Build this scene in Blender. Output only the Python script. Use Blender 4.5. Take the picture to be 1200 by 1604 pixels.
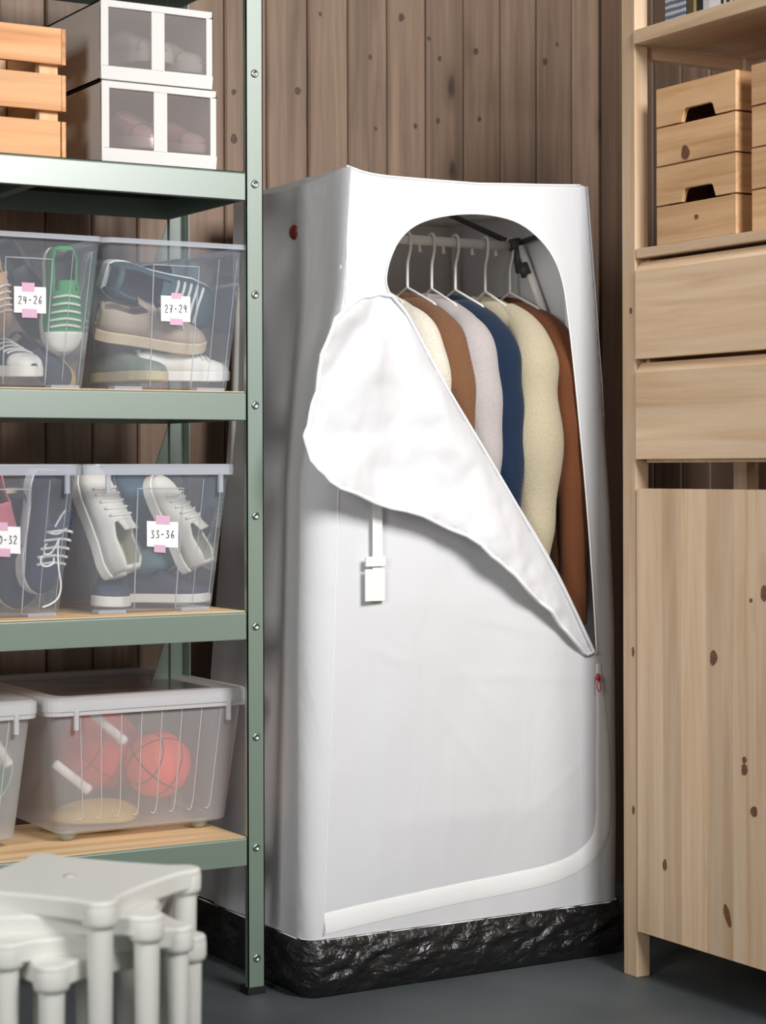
import bpy, bmesh, math, random
from mathutils import Vector, Matrix, noise
from mathutils.geometry import delaunay_2d_cdt
random.seed(7)
for o in list(bpy.data.objects): bpy.data.objects.remove(o)
S = bpy.context.scene
COL = S.collection
# ------------------------------------------------------------------ camera
FPX, CU, CV, EYE = 3230.0, 600.0, 735.0, 0.946
YAW = math.atan(0.588)
cd = bpy.data.cameras.new('camera'); cam = bpy.data.objects.new('camera', cd); COL.objects.link(cam)
cd.sensor_fit = 'VERTICAL'; cd.sensor_height = 36.0; cd.sensor_width = 27.0
cd.lens = FPX / 1604 * 36.0
cd.shift_y = -(802 - CV) / 1604.0
cam.location = (0, 0, EYE)
cam.rotation_euler = (math.pi / 2, math.radians(0.15), -YAW)
cd.dof.use_dof = True; cd.dof.focus_distance = 3.85; cd.dof.aperture_fstop = 3.6
cd.clip_start = .05
S.camera = cam
# ------------------------------------------------------------------ world, lights, exposure
S.view_settings.view_transform = 'Standard'; S.view_settings.look = 'None'
S.view_settings.gamma = 1.0; S.view_settings.use_curve_mapping = False
S.view_settings.exposure = 0.0
W = bpy.data.worlds.new('world'); S.world = W; W.use_nodes = True
W.node_tree.nodes['Background'].inputs[0].default_value = (.86, .93, 1.0, 1)
W.node_tree.nodes['Background'].inputs[1].default_value = 0.11
def area(name, loc, aim, sx, sy, power, color):
    L = bpy.data.lights.new(name, 'AREA'); L.shape = 'RECTANGLE'; L.size = sx; L.size_y = sy
    L.energy = power; L.color = color
    o = bpy.data.objects.new(name, L); COL.objects.link(o); o.location = loc
    o.rotation_euler = (Vector(aim) - Vector(loc)).to_track_quat('-Z', 'Y').to_euler()
    return o
KEY = area('window_light', (1.95, -0.1, 2.75), (2.05, 3.3, 1.2), 1.3, 1.1, 39, (1, .985, .97))
KEY.data.spread = math.radians(80)
area('side_window_light', (-1.45, .9, 1.9), (2.3, 2.9, 0.9), .9, 1.4, 54, (1, .98, .95))  # fill light added at the left to brighten the pine fronts

# ------------------------------------------------------------------ helpers
def at(u, v, y):
    """a measured picture point as the place where it meets the room plane Y = y"""
    sy, cy = math.sin(YAW), math.cos(YAW)
    a, b = (u - CU) / FPX, (CV - v) / FPX
    r = Vector((sy + cy * a, cy - sy * a, b))
    return Vector((0, 0, EYE)) + r * (y / r.y)
def lerp(a, b, t): return a + (b - a) * t
def interp(tab, z):
    tab = sorted(tab)
    if z <= tab[0][0]: return tab[0][1]
    for (a, fa), (b, fb) in zip(tab, tab[1:]):
        if z <= b: return lerp(fa, fb, (z - a) / (b - a))
    return tab[-1][1]
def root(name, label, cat, loc=(0, 0, 0), rot=(0, 0, 0), group=None):
    o = bpy.data.objects.new(name, None); COL.objects.link(o); o.empty_display_size = .05
    o.location = loc; o.rotation_euler = rot
    if label: o['label'] = label
    if cat: o['category'] = cat
    if group: o['group'] = group
    return o
class MB:
    """collects geometry in the local space of the thing it will belong to"""
    def __init__(s, off=(0, 0, 0)): s.V = []; s.F = []; s.o = Vector(off)
    def add(s, V, F):
        n = len(s.V); s.V += [Vector(v) - s.o for v in V]; s.F += [[i + n for i in f] for f in F]; return s
    def box(s, a, b):
        x0, y0, z0 = a; x1, y1, z1 = b
        return s.add([(x0, y0, z0), (x1, y0, z0), (x1, y1, z0), (x0, y1, z0), (x0, y0, z1), (x1, y0, z1), (x1, y1, z1), (x0, y1, z1)],
                     [(3, 2, 1, 0), (4, 5, 6, 7), (0, 1, 5, 4), (1, 2, 6, 5), (2, 3, 7, 6), (3, 0, 4, 7)])
    def prism(s, pts, axis, a, b):
        """polygon pts (2D) extruded along axis 0/1/2 from a to b"""
        def mk(p, h):
            if axis == 0: return (h, p[0], p[1])
            if axis == 1: return (p[0], h, p[1])
            return (p[0], p[1], h)
        n = len(pts)
        V = [mk(p, a) for p in pts] + [mk(p, b) for p in pts]
        F = [list(range(n))[::-1], list(range(n, 2 * n))] + [(i, (i + 1) % n, n + (i + 1) % n, n + i) for i in range(n)]
        return s.add(V, F)
    def tube(s, path, r, n=8, closed=False, caps=True):
        P = [Vector(p) for p in path]; m = len(P)
        rr = r if isinstance(r, (list, tuple)) else [r] * m
        V = []; up = None
        for i, p in enumerate(P):
            if closed: t = P[(i + 1) % m] - P[i - 1]
            else: t = P[min(i + 1, m - 1)] - P[max(i - 1, 0)]
            t = t.normalized() if t.length > 1e-9 else Vector((0, 0, 1))
            if up is None:
                up = Vector((0, 0, 1)) if abs(t.z) < .9 else Vector((1, 0, 0))
            a = (up - t * up.dot(t)); a = a.normalized() if a.length > 1e-6 else t.orthogonal().normalized()
            up = a; b = t.cross(a)
            for k in range(n):
                w = 2 * math.pi * k / n
                V.append(p + (a * math.cos(w) + b * math.sin(w)) * rr[i])
        F = []
        for i in range(m if closed else m - 1):
            j = (i + 1) % m
            for k in range(n):
                l = (k + 1) % n
                F.append((i * n + k, i * n + l, j * n + l, j * n + k))
        if caps and not closed: F += [list(range(n))[::-1], list(range((m - 1) * n, m * n))]
        return s.add(V, F)
    def lathe(s, prof, c=(0, 0, 0), n=24, axis=2):
        V = []
        for r, h in prof:
            for k in range(n):
                w = 2 * math.pi * k / n
                q = (r * math.cos(w), r * math.sin(w), h)
                if axis == 1: q = (q[0], q[2], q[1])
                if axis == 0: q = (q[2], q[0], q[1])
                V.append(Vector(q) + Vector(c))
        m = len(prof)
        F = [(i * n + k, i * n + (k + 1) % n, (i + 1) * n + (k + 1) % n, (i + 1) * n + k) for i in range(m - 1) for k in range(n)]
        if prof[0][0] > 1e-6: F.append(list(range(n))[::-1])
        if prof[-1][0] > 1e-6: F.append(list(range((m - 1) * n, m * n)))
        return s.add(V, F)
    def loft(s, rings, cap0=True, cap1=True, closed=True):
        n = len(rings[0]); m = len(rings)
        V = [p for r in rings for p in r]
        F = [(i * n + k, i * n + (k + 1) % n, (i + 1) * n + (k + 1) % n, (i + 1) * n + k) for i in range(m - 1) for k in range(n if closed else n - 1)]
        if cap0: F.append(list(range(n))[::-1])
        if cap1: F.append(list(range((m - 1) * n, m * n)))
        return s.add(V, F)
    def build(s, name, mat, parent=None, smooth=False, bevel=0, seg=2, solid=0, sub=0, fix=True):
        me = bpy.data.meshes.new(name); me.from_pydata([tuple(v) for v in s.V], [], [tuple(f) for f in s.F])
        if fix:
            bm = bmesh.new(); bm.from_mesh(me)
            bmesh.ops.remove_doubles(bm, verts=bm.verts, dist=1e-6)
            bmesh.ops.recalc_face_normals(bm, faces=bm.faces); bm.to_mesh(me); bm.free()
        me.update(); me.materials.append(mat)
        o = bpy.data.objects.new(name, me); COL.objects.link(o)
        if parent: o.parent = parent
        if smooth:
            for p in me.polygons: p.use_smooth = True
        if solid:
            m = o.modifiers.new('s', 'SOLIDIFY'); m.thickness = solid; m.offset = 0
        if bevel:
            m = o.modifiers.new('b', 'BEVEL'); m.width = bevel; m.segments = seg; m.limit_method = 'ANGLE'; m.angle_limit = .6
            for p in me.polygons: p.use_smooth = True
            m.harden_normals = True
        if sub:
            m = o.modifiers.new('u', 'SUBSURF'); m.levels = sub; m.render_levels = sub
        return o
def copy_tree(o, parent=None):
    c = o.copy(); COL.objects.link(c); c.parent = parent
    for ch in list(o.children): copy_tree(ch, c)
    return c
def structure(o, label, cat):
    o['kind'] = 'structure'; o['label'] = label; o['category'] = cat
def fbm(p, o=4): return noise.fractal(Vector(p), 1.0, 2.0, o)

# ------------------------------------------------------------------ materials
def srgb(r, g, b):
    f = lambda c: ((c / 255 + .055) / 1.055) ** 2.4 if c > 10 else c / 255 / 12.92
    return (f(r), f(g), f(b), 1)
def newmat(name):
    m = bpy.data.materials.new(name); m.use_nodes = True; nt = m.node_tree
    b = nt.nodes['Principled BSDF']
    return m, nt, b
def N(nt, t, **k):
    n = nt.nodes.new(t)
    for a, v in k.items():
        if a.startswith('i_'):
            key = a[2:]; n.inputs[int(key) if key.isdigit() else key].default_value = v
        else: setattr(n, a, v)
    return n
def ramp(nt, stops):
    r = N(nt, 'ShaderNodeValToRGB'); e = r.color_ramp.elements
    while len(e) < len(stops): e.new(.5)
    for x, (p, c) in zip(e, stops): x.position = p; x.color = c
    return r
def coords(nt, scale, rand=True):
    tc = N(nt, 'ShaderNodeTexCoord'); mp = N(nt, 'ShaderNodeMapping'); mp.inputs['Scale'].default_value = scale
    if rand:
        oi = N(nt, 'ShaderNodeObjectInfo'); mu = N(nt, 'ShaderNodeMath', operation='MULTIPLY'); mu.inputs[1].default_value = 37.0
        nt.links.new(oi.outputs['Random'], mu.inputs[0])
        cx = N(nt, 'ShaderNodeCombineXYZ')
        for i in range(3): nt.links.new(mu.outputs[0], cx.inputs[i])
        ad = N(nt, 'ShaderNodeVectorMath', operation='ADD')
        nt.links.new(tc.outputs['Object'], ad.inputs[0]); nt.links.new(cx.outputs[0], ad.inputs[1])
        nt.links.new(ad.outputs[0], mp.inputs['Vector'])
    else: nt.links.new(tc.outputs['Object'], mp.inputs['Vector'])
    return mp
def wood(name, cols, axis, grain=38, knots=.0, knotcol=(60, 38, 26), rough=.62, vary=.22, knotscale=7, bump=.15, kaxis=.45):
    m, nt, b = newmat(name); L = nt.links.new
    sc = [grain] * 3; sc[axis] = grain * .045
    mp = coords(nt, sc)
    n1 = N(nt, 'ShaderNodeTexNoise'); n1.inputs['Scale'].default_value = 1; n1.inputs['Detail'].default_value = 7; n1.inputs['Roughness'].default_value = .62; n1.inputs['Distortion'].default_value = .5
    L(mp.outputs[0], n1.inputs['Vector'])
    r1 = ramp(nt, [(.3, srgb(*cols[0])), (.5, srgb(*cols[1])), (.72, srgb(*cols[2]))]); L(n1.outputs[0], r1.inputs[0])
    s2 = [9] * 3; s2[axis] = .7; mp2 = coords(nt, s2)
    n2 = N(nt, 'ShaderNodeTexNoise'); n2.inputs['Scale'].default_value = 1; n2.inputs['Detail'].default_value = 3; n2.inputs['Distortion'].default_value = 1.2; L(mp2.outputs[0], n2.inputs['Vector'])
    oi = N(nt, 'ShaderNodeObjectInfo')
    a = N(nt, 'ShaderNodeMath', operation='MULTIPLY_ADD'); L(oi.outputs['Random'], a.inputs[0]); a.inputs[1].default_value = vary; a.inputs[2].default_value = 1 - vary * .55
    a2 = N(nt, 'ShaderNodeMath', operation='MULTIPLY_ADD'); L(n2.outputs[0], a2.inputs[0]); a2.inputs[1].default_value = .5; a2.inputs[2].default_value = .75
    pr = N(nt, 'ShaderNodeMath', operation='MULTIPLY'); L(a.outputs[0], pr.inputs[0]); L(a2.outputs[0], pr.inputs[1])
    mx = N(nt, 'ShaderNodeMix', data_type='RGBA', blend_type='MULTIPLY'); mx.inputs[0].default_value = 1
    L(r1.outputs[0], mx.inputs[6]); L(pr.outputs[0], mx.inputs[7])
    out = mx.outputs[2]
    if knots:
        sk = [knotscale] * 3; sk[axis] = knotscale * kaxis; mk = coords(nt, sk)
        nd = N(nt, 'ShaderNodeTexNoise'); nd.inputs['Scale'].default_value = 2.5
        L(mk.outputs[0], nd.inputs['Vector'])
        mixv = N(nt, 'ShaderNodeMix', data_type='VECTOR'); mixv.inputs[0].default_value = .12
        L(mk.outputs[0], mixv.inputs[4]); L(nd.outputs['Color'], mixv.inputs[5])
        vo = N(nt, 'ShaderNodeTexVoronoi'); vo.inputs['Scale'].default_value = 1; L(mixv.outputs[1], vo.inputs['Vector'])
        kr = ramp(nt, [(0, (1, 1, 1, 1)), (knots * .55, (.8, .8, .8, 1)), (knots, (0.22, 0.22, 0.22, 1)), (knots * 2.2, (0, 0, 0, 1))]); L(vo.outputs['Distance'], kr.inputs[0])
        mk2 = N(nt, 'ShaderNodeMix', data_type='RGBA'); L(kr.outputs[0], mk2.inputs[0]); L(out, mk2.inputs[6]); mk2.inputs[7].default_value = srgb(*knotcol)
        out = mk2.outputs[2]
    L(out, b.inputs['Base Color']); b.inputs['Roughness'].default_value = rough
    bp = N(nt, 'ShaderNodeBump'); bp.inputs['Strength'].default_value = bump; bp.inputs['Distance'].default_value = .002
    L(n1.outputs[0], bp.inputs['Height']); L(bp.outputs[0], b.inputs['Normal'])
    return m
def plain(name, c, rough=.5, metal=0, bump=0, bscale=200, sheen=0, spec=.5, var=0):
    m, nt, b = newmat(name); L = nt.links.new
    b.inputs['Base Color'].default_value = srgb(*c); b.inputs['Roughness'].default_value = rough; b.inputs['Metallic'].default_value = metal
    b.inputs['Specular IOR Level'].default_value = spec
    if sheen: b.inputs['Sheen Weight'].default_value = sheen; b.inputs['Sheen Roughness'].default_value = .6
    if bump or var:
        mp = coords(nt, (bscale,) * 3); n = N(nt, 'ShaderNodeTexNoise'); n.inputs['Scale'].default_value = 1; n.inputs['Detail'].default_value = 3; L(mp.outputs[0], n.inputs['Vector'])
        if bump:
            bp = N(nt, 'ShaderNodeBump'); bp.inputs['Strength'].default_value = bump; bp.inputs['Distance'].default_value = .004; L(n.outputs[0], bp.inputs['Height']); L(bp.outputs[0], b.inputs['Normal'])
        if var:
            lo = [max(0, x * (1 - var)) for x in c]; hi = [min(255, x * (1 + var)) for x in c]
            r = ramp(nt, [(.3, srgb(*lo)), (.7, srgb(*hi))]); L(n.outputs[0], r.inputs[0]); L(r.outputs[0], b.inputs['Base Color'])
    return m
def cloth(name, c, trans=.25, rough=.8, wr=.25):
    """thin white fabric that lets some light through"""
    m, nt, b = newmat(name); L = nt.links.new
    b.inputs['Base Color'].default_value = srgb(*c); b.inputs['Roughness'].default_value = rough; b.inputs['Specular IOR Level'].default_value = .3
    tr = N(nt, 'ShaderNodeBsdfTranslucent'); tr.inputs[0].default_value = srgb(*c)
    mx = N(nt, 'ShaderNodeMixShader'); mx.inputs[0].default_value = trans
    L(b.outputs[0], mx.inputs[1]); L(tr.outputs[0], mx.inputs[2]); L(mx.outputs[0], nt.nodes['Material Output'].inputs[0])
    mp = coords(nt, (5, 5, 2.2), False); n = N(nt, 'ShaderNodeTexNoise'); n.inputs['Scale'].default_value = 1.6; n.inputs['Detail'].default_value = 5; n.inputs['Distortion'].default_value = 1.0; L(mp.outputs[0], n.inputs['Vector'])
    bp = N(nt, 'ShaderNodeBump'); bp.inputs['Strength'].default_value = wr; bp.inputs['Distance'].default_value = .02; L(n.outputs[0], bp.inputs['Height']); L(bp.outputs[0], b.inputs['Normal'])
    return m
def clear(name, c, body, rough=.08, spec=.9):
    """thin see-through plastic sheet: clear film + milky share + surface gloss"""
    m, nt, b = newmat(name); L = nt.links.new
    b.inputs['Base Color'].default_value = srgb(*c); b.inputs['Roughness'].default_value = .5
    tl = N(nt, 'ShaderNodeBsdfTranslucent'); tl.inputs[0].default_value = srgb(*c)
    mm = N(nt, 'ShaderNodeMixShader'); mm.inputs[0].default_value = .5; L(b.outputs[0], mm.inputs[1]); L(tl.outputs[0], mm.inputs[2])
    tp = N(nt, 'ShaderNodeBsdfTransparent'); tp.inputs[0].default_value = (.97, .98, .99, 1)
    mx = N(nt, 'ShaderNodeMixShader'); mx.inputs[0].default_value = body; L(tp.outputs[0], mx.inputs[1]); L(mm.outputs[0], mx.inputs[2])
    gl = N(nt, 'ShaderNodeBsdfGlossy'); gl.inputs['Roughness'].default_value = rough
    lw = N(nt, 'ShaderNodeLayerWeight'); lw.inputs[0].default_value = .25
    ml = N(nt, 'ShaderNodeMath', operation='MULTIPLY'); ml.inputs[1].default_value = .35 * spec; L(lw.outputs['Fresnel'], ml.inputs[0])
    mg = N(nt, 'ShaderNodeMixShader'); L(ml.outputs[0], mg.inputs[0]); L(mx.outputs[0], mg.inputs[1]); L(gl.outputs[0], mg.inputs[2])
    L(mg.outputs[0], nt.nodes['Material Output'].inputs[0])
    return m
PINE = [(206, 170, 132), (223, 192, 158), (232, 207, 177)]
M = {}
M['pine_v'] = wood('pine_vertical', PINE, 2, knots=.07, knotcol=(104, 66, 42), knotscale=7)
M['pine_h'] = wood('pine_along_y', PINE, 1, knots=.05, knotcol=(112, 70, 44), knotscale=6)
M['pine_x'] = wood('pine_along_x', PINE, 0, knots=.05, knotcol=(112, 70, 44), knotscale=6)
CR = [(186, 122, 74), (214, 158, 108), (226, 178, 130)]
M['crate_x'] = wood('crate_pine', CR, 0, knots=.05, knotcol=(110, 58, 32), knotscale=6)
M['crate_y'] = wood('crate_pine_deep', CR, 1, knots=.04, knotcol=(110, 58, 32))
M['crate_z'] = wood('crate_pine_upright', [(200, 150, 104), (220, 176, 130), (230, 192, 150)], 2)
M['box_y'] = wood('small_box_pine', [(196, 146, 100), (222, 178, 132), (232, 194, 150)], 1, knots=.05, knotcol=(100, 58, 36), knotscale=8)
M['box_x'] = wood('small_box_side', [(168, 118, 78), (196, 148, 104), (210, 166, 122)], 0)
M['wallwood'] = wood('stained_wall_plank', [(108, 88, 73), (128, 105, 88), (146, 122, 103)], 2, grain=46, knots=.10, knotcol=(62, 46, 37), knotscale=9, vary=.26, rough=.55, kaxis=.4)
M['shelfboard'] = wood('pale_shelf_board', [(206, 166, 118), (226, 192, 148), (234, 206, 166)], 0)
M['gap'] = plain('dark_joint', (26, 21, 18), .9)
M['green'] = plain('grey_green_enamel', (98, 120, 105), .42, spec=1.0, bump=.02, bscale=600)
_b = M['green'].node_tree.nodes['Principled BSDF']; _b.inputs['Coat Weight'].default_value = 1; _b.inputs['Coat Roughness'].default_value = .39; _b.inputs['Coat IOR'].default_value = 2.3
M['rubber'] = plain('black_rubber', (18, 18, 19), .6)
M['steel'] = plain('zinc_bolt', (178, 182, 180), .28, 1)
M['dark'] = plain('dark_hole', (14, 14, 15), .8)  # shade under the upper rack shelves, put into the board colour
M['fabric'] = cloth('white_wardrobe_fabric', (230, 231, 234), .22, .75, .22)
M['fabric_in'] = cloth('white_back_fabric', (222, 220, 216), .2, .85, .3)
M['band'] = cloth('white_zip_tape', (246, 246, 246), .1, .7, .05)
M['red'] = plain('dark_red_plastic', (110, 26, 28), .4)
M['redzip'] = plain('red_zip_metal', (178, 30, 38), .35)
M['wire'] = plain('white_coated_wire', (236, 234, 228), .35)
M['tube'] = plain('white_steel_tube', (226, 224, 218), .35)
M['joint'] = plain('grey_plastic_connector', (58, 56, 54), .5)
M['stool'] = plain('white_plastic', (226, 226, 220), .38, bump=.02, bscale=400)
M['card'] = plain('white_card', (240, 240, 240), .8)
M['tape'] = plain('pink_tape', (216, 172, 198), .6)
M['ink'] = plain('black_ink', (34, 34, 36), .8)
M['bin'] = clear('clear_plastic', (214, 222, 236), .25)
M['binrim'] = clear('clear_plastic_rim', (226, 230, 238), .58, .15)
M['frost'] = clear('frosted_plastic', (244, 243, 244), .46, .25, .8)
M['frostlid'] = clear('frosted_lid', (206, 206, 204), .22, .15, 1.2)
M['frostrim'] = clear('frosted_rim', (238, 238, 240), .85, .25)
M['foot'] = plain('grey_green_foot', (150, 158, 146), .55)
# floor: dark painted concrete
m, nt, b = newmat('dark_painted_floor'); M['floor'] = m
mp = coords(nt, (3, 3, 3), False); n = N(nt, 'ShaderNodeTexNoise'); n.inputs['Scale'].default_value = 1; n.inputs['Detail'].default_value = 6; nt.links.new(mp.outputs[0], n.inputs['Vector'])
r = ramp(nt, [(.3, srgb(62, 68, 70)), (.7, srgb(82, 88, 90))]); nt.links.new(n.outputs[0], r.inputs[0]); nt.links.new(r.outputs[0], b.inputs['Base Color']); b.inputs['Roughness'].default_value = .55
# black crinkled plastic
m, nt, b = newmat('black_crinkled_plastic'); M['black'] = m
b.inputs['Base Color'].default_value = srgb(26, 26, 28); b.inputs['Roughness'].default_value = .23; b.inputs['Specular IOR Level'].default_value = .6
mp = coords(nt, (26, 26, 40), False); n = N(nt, 'ShaderNodeTexNoise'); n.inputs['Scale'].default_value = 1; n.inputs['Detail'].default_value = 6; n.inputs['Distortion'].default_value = 1.5; nt.links.new(mp.outputs[0], n.inputs['Vector'])
bp = N(nt, 'ShaderNodeBump'); bp.inputs['Strength'].default_value = .7; bp.inputs['Distance'].default_value = .010; nt.links.new(n.outputs[0], bp.inputs['Height']); nt.links.new(bp.outputs[0], b.inputs['Normal'])

# ------------------------------------------------------------------ the room
WALLY = 3.86
o = MB().box((-1.6, -1.4, -.06), (3.4, 4.1, 0)).build('floor', M['floor']); structure(o, 'dark grey painted concrete floor', 'floor')
wb = MB().box((-1.6, WALLY + .012, 0), (3.4, WALLY + .1, 2.75)).build('wall_back', M['gap']); structure(wb, 'back wall clad in brown stained vertical planks', 'wall')
PW = .0985
ch = .004
pl = MB()
prof = [(-PW/2 + .0012, .012), (-PW/2 + .0012, ch), (-PW/2 + .0012 + ch, 0), (PW/2 - .0012 - ch, 0), (PW/2 - .0012, ch), (PW/2 - .0012, .012)]
pl.prism(prof, 2, 0, 2.75)
plank = pl.build('plank', M['wallwood'], wb)
for i in range(48):
    p = plank if i == 0 else plank.copy()
    if i: COL.objects.link(p); p.parent = wb
    p.location = (2.088 + PW / 2 + PW * (i - 36), WALLY + .0004 * (i % 3), 0)
wr = MB().box((2.86, -1.4, 0), (2.95, WALLY, 2.75)).build('wall_right', M['gap']); structure(wr, 'side wall behind the pine shelving, dark stained planks', 'wall')
pr = MB().prism([(p[0], p[1]) for p in prof], 2, 0, 2.75).build('plank', M['wallwood'], wr)
for i in range(26):
    p = pr if i == 0 else pr.copy()
    if i: COL.objects.link(p); p.parent = wr
    p.rotation_euler = (0, 0, -math.pi / 2); p.location = (2.848, WALLY - .06 - PW * i, 0)

# ------------------------------------------------------------------ green metal rack
RX0, RX1, RY0, RY1 = .87, 1.702, 3.32, 3.662
rk = root('metal_rack', 'grey-green enamelled metal storage rack with bolted uprights at the left', 'storage rack', (RX0, RY0, 0))
RO = (RX0, RY0, 0)
PWD = .0335
def post(x0, y0, sx, sy):
    m = MB(RO); x1 = x0 + sx * PWD; y1 = y0 + sy * .030; t = .002
    m.box((min(x0, x1), min(y0, y0 + sy * t), .012), (max(x0, x1), max(y0, y0 + sy * t), 2.0))
    m.box((min(x0, x0 + sx * t), min(y0, y1), .012), (max(x0, x0 + sx * t), max(y0, y1), 2.0))
    m.box((min(x1, x1 - sx * t), min(y0, y0 + sy * .012), .012), (max(x1, x1 - sx * t), max(y0, y0 + sy * .012), 2.0))
    p = m.build('post', M['green'], rk)
    MB(RO).box((min(x0, x1) - .001, min(y0, y1) - .001, 0), (max(x0, x1) + .001, max(y0, y1) + .001, .014)).build('rubber_foot', M['rubber'], p)
    return p
pf = post(RX1, RY0, -1, 1); post(RX1, RY1, -1, -1); post(RX0, RY0, 1, 1); post(RX0, RY1, 1, -1)
xs = RX1 - PWD / 2
for z in [.066 + .1992 * k for k in range(10)]:
    for x in (xs, RX0 + PWD / 2):
        MB(RO).lathe([(.0075, 0), (.0075, -.0012), (.0058, -.0034), (.0034, -.0036), (.0030, -.0018)], (x, RY0, z), 14, 1).build('bolt', M['steel'], rk, smooth=True)
SH = [.284, .6905, 1.085, 1.4805, 1.88]
for zi, z in enumerate(SH):
    x0, x1, y0, y1 = RX0 + .036, RX1 - PWD - .0015, RY0 + .001, RY1 - .004
    h = .050
    f = MB(RO)
    f.prism([(y0, z - h), (y0, z - .003), (y0 + .003, z), (y0 + .014, z), (y0 + .014, z - .004), (y0 + .003, z - .004), (y0 + .003, z - h + .002), (y0 + .016, z - h + .002), (y0 + .016, z - h)], 0, x0, x1)
    f.box((x0, y1 - .003, z - h), (x1, y1, z)); f.box((x1, y0 + .004, z - h), (x1 + .003, y1 - .004, z)); f.box((x0 - .003, y0 + .004, z - h), (x0, y1 - .004, z))
    f.box((x0 + .4, y0 + .01, z - .03), (x0 + .424, y1 - .01, z - .012))
    s = f.build('shelf_frame', M['green'], rk, bevel=.0007, seg=1)
    MB(RO).box((x0 + .001, y0 + .004, z - .012), (x1 - .001, y1 - .004, z + .0016)).build('shelf_board', M['shelfboard'] if zi not in (3, 4) else M['dark'], s)  # top two boards coloured near black to stand for shade underneath
    if zi in (1, 2, 3):
        g = MB(RO)
        xa = RX1 - PWD; g.prism([(xa, z - .052), (xa, z - .33), (xa - .10, z - .33)], 1, RY1 - .004, RY1 - .002)
        g.build('corner_brace', M['green'], rk)

# ------------------------------------------------------------------ pine shelving on the right
IX, IY = 2.345, 3.104         # front plane, far end
ID, IL = .30, .86
iv = root('pine_shelving_unit', 'tall untreated pine shelving unit standing at the right edge', 'shelving unit', (IX, IY, 0))
IO = (IX, IY, 0)
def ladder(y1):
    for x0 in (IX + .001, IX + ID - .032):
        MB(IO).box((x0, y1 - .040, 0), (x0 + .031, y1, 2.12)).build('upright', M['pine_v'], iv, bevel=.0018)
    for z in (.10, .62, 1.18, 1.716, 2.05):
        MB(IO).box((IX + .033, y1 - .029, z - .004), (IX + ID - .033, y1 - .011, z + .020)).build('rung', M['pine_x'], iv, bevel=.001)
ladder(IY); ladder(IY - IL + .04)
def shelf(z0, z1, x0=IX - .004):
    MB(IO).box((x0, IY - IL + .042, z0), (IX + ID - .001, IY - .0425, z1)).build('shelf_board', M['pine_h'], iv, bevel=.0015)
shelf(1.733, 1.759); shelf(1.336, 1.354, IX + .001)
# drawer chest
FY1, FY0 = 3.0605, 2.285       # far and near end of the fronts
dc = root('drawer_chest', 'pale pine drawer chest with two wide drawers in the shelving', 'drawers', (IX, FY1, .955)); DO = (IX, FY1, .955)
MB(DO).box((IX + .022, FY1 - .012, .957), (IX + ID - .01, FY1 - .002, 1.333)).build('side_panel', M['pine_x'], dc)
MB(DO).box((IX + .022, FY0 + .002, .957), (IX + ID - .01, FY0 + .012, 1.333)).build('side_panel', M['pine_x'], dc)
MB(DO).box((IX + .022, FY0 + .012, .957), (IX + ID - .01, FY1 - .012, .967)).build('bottom_panel', M['pine_x'], dc)
def drawer(z0, z1):
    m = MB(DO).prism([(IX - .002, z0), (IX - .002, z1 - .018), (IX + .012, z1), (IX + .018, z1), (IX + .018, z0)], 1, FY0, FY1)
    d = m.build('drawer_front', M['pine_h'], dc, bevel=.0012)
    b = MB(DO).box((IX + .018, FY0 + .02, z0 + .012), (IX + .26, FY1 - .02, z1 - .03)); b.build('drawer_box', M['pine_x'], d)
drawer(1.149, 1.329); drawer(.963, 1.142)
# cabinet below
pc = root('pine_cabinet', 'pine cupboard with a tall knotty door below the drawers', 'cabinet', (IX, FY1, .085)); PO = (IX, FY1, .085)
MB(PO).box((IX + .021, FY1 - .016, .09), (IX + ID - .004, FY1 - .002, .900)).build('side_panel', M['pine_v'], pc)
MB(PO).box((IX + .021, FY0 + .002, .09), (IX + ID - .004, FY0 + .016, .900)).build('side_panel', M['pine_v'], pc)
MB(PO).box((IX + .021, FY0 + .016, .09), (IX + ID - .004, FY1 - .016, .106)).build('bottom_panel', M['pine_x'], pc)
MB(PO).box((IX + .021, FY0 + .016, .886), (IX + ID - .004, FY1 - .016, .900)).build('top_panel', M['pine_x'], pc)
for k, (ya, yb) in enumerate(((2.672, FY1 - .002), (FY0, 2.668))):
    d = MB(PO).box((IX + .008, ya, .088), (IX + .019, yb, .909)).build('door', M['pine_v'], pc)
    n = 6; edges = [0, .2, .335, .52, .70, .86, 1.0]
    for i in range(n):
        a, c = lerp(yb, ya, edges[i]), lerp(yb, ya, edges[i + 1])
        MB(PO).box((IX - .001, c + .00008, .088), (IX + .008, a - .00008, .909)).build('stave', M['pine_v'], d)

# knots in the pine and in the wall planks, thin inlaid discs
M['knot'] = plain('pine_knot', (112, 72, 48), .6, bscale=300, var=.25)
M['knot_wall'] = plain('wall_knot', (74, 56, 46), .6, bscale=300, var=.25)
def onxp(u, v, x):
    sy, cy = math.sin(YAW), math.cos(YAW); a = (u - CU) / FPX; r = (sy + cy * a, cy - sy * a)
    return Vector((x, r[1] * x / r[0], EYE + (CV - v) / FPX * x / r[0]))
def knot(p, axis, ry, rz, parent, off, mt, tilt=0):
    m = MB(off); n = 14; P = []
    for k in range(n):
        a = 2 * math.pi * k / n; c, d = ry * math.cos(a) * (1 + .12 * math.sin(3 * a + p.z * 40)), rz * math.sin(a) * (1 + .1 * math.cos(2 * a + p.z * 90))
        P.append((c * math.cos(tilt) - d * math.sin(tilt), c * math.sin(tilt) + d * math.cos(tilt)))
    if axis == 0: m.prism([(p.y + c, p.z + d) for c, d in P], 0, p.x - .0004, p.x + .001)
    else: m.prism([(p.x + c, p.z + d) for c, d in P], 1, p.y - .0004, p.y + .001)
    return m.build('knot', mt, parent)
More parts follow.
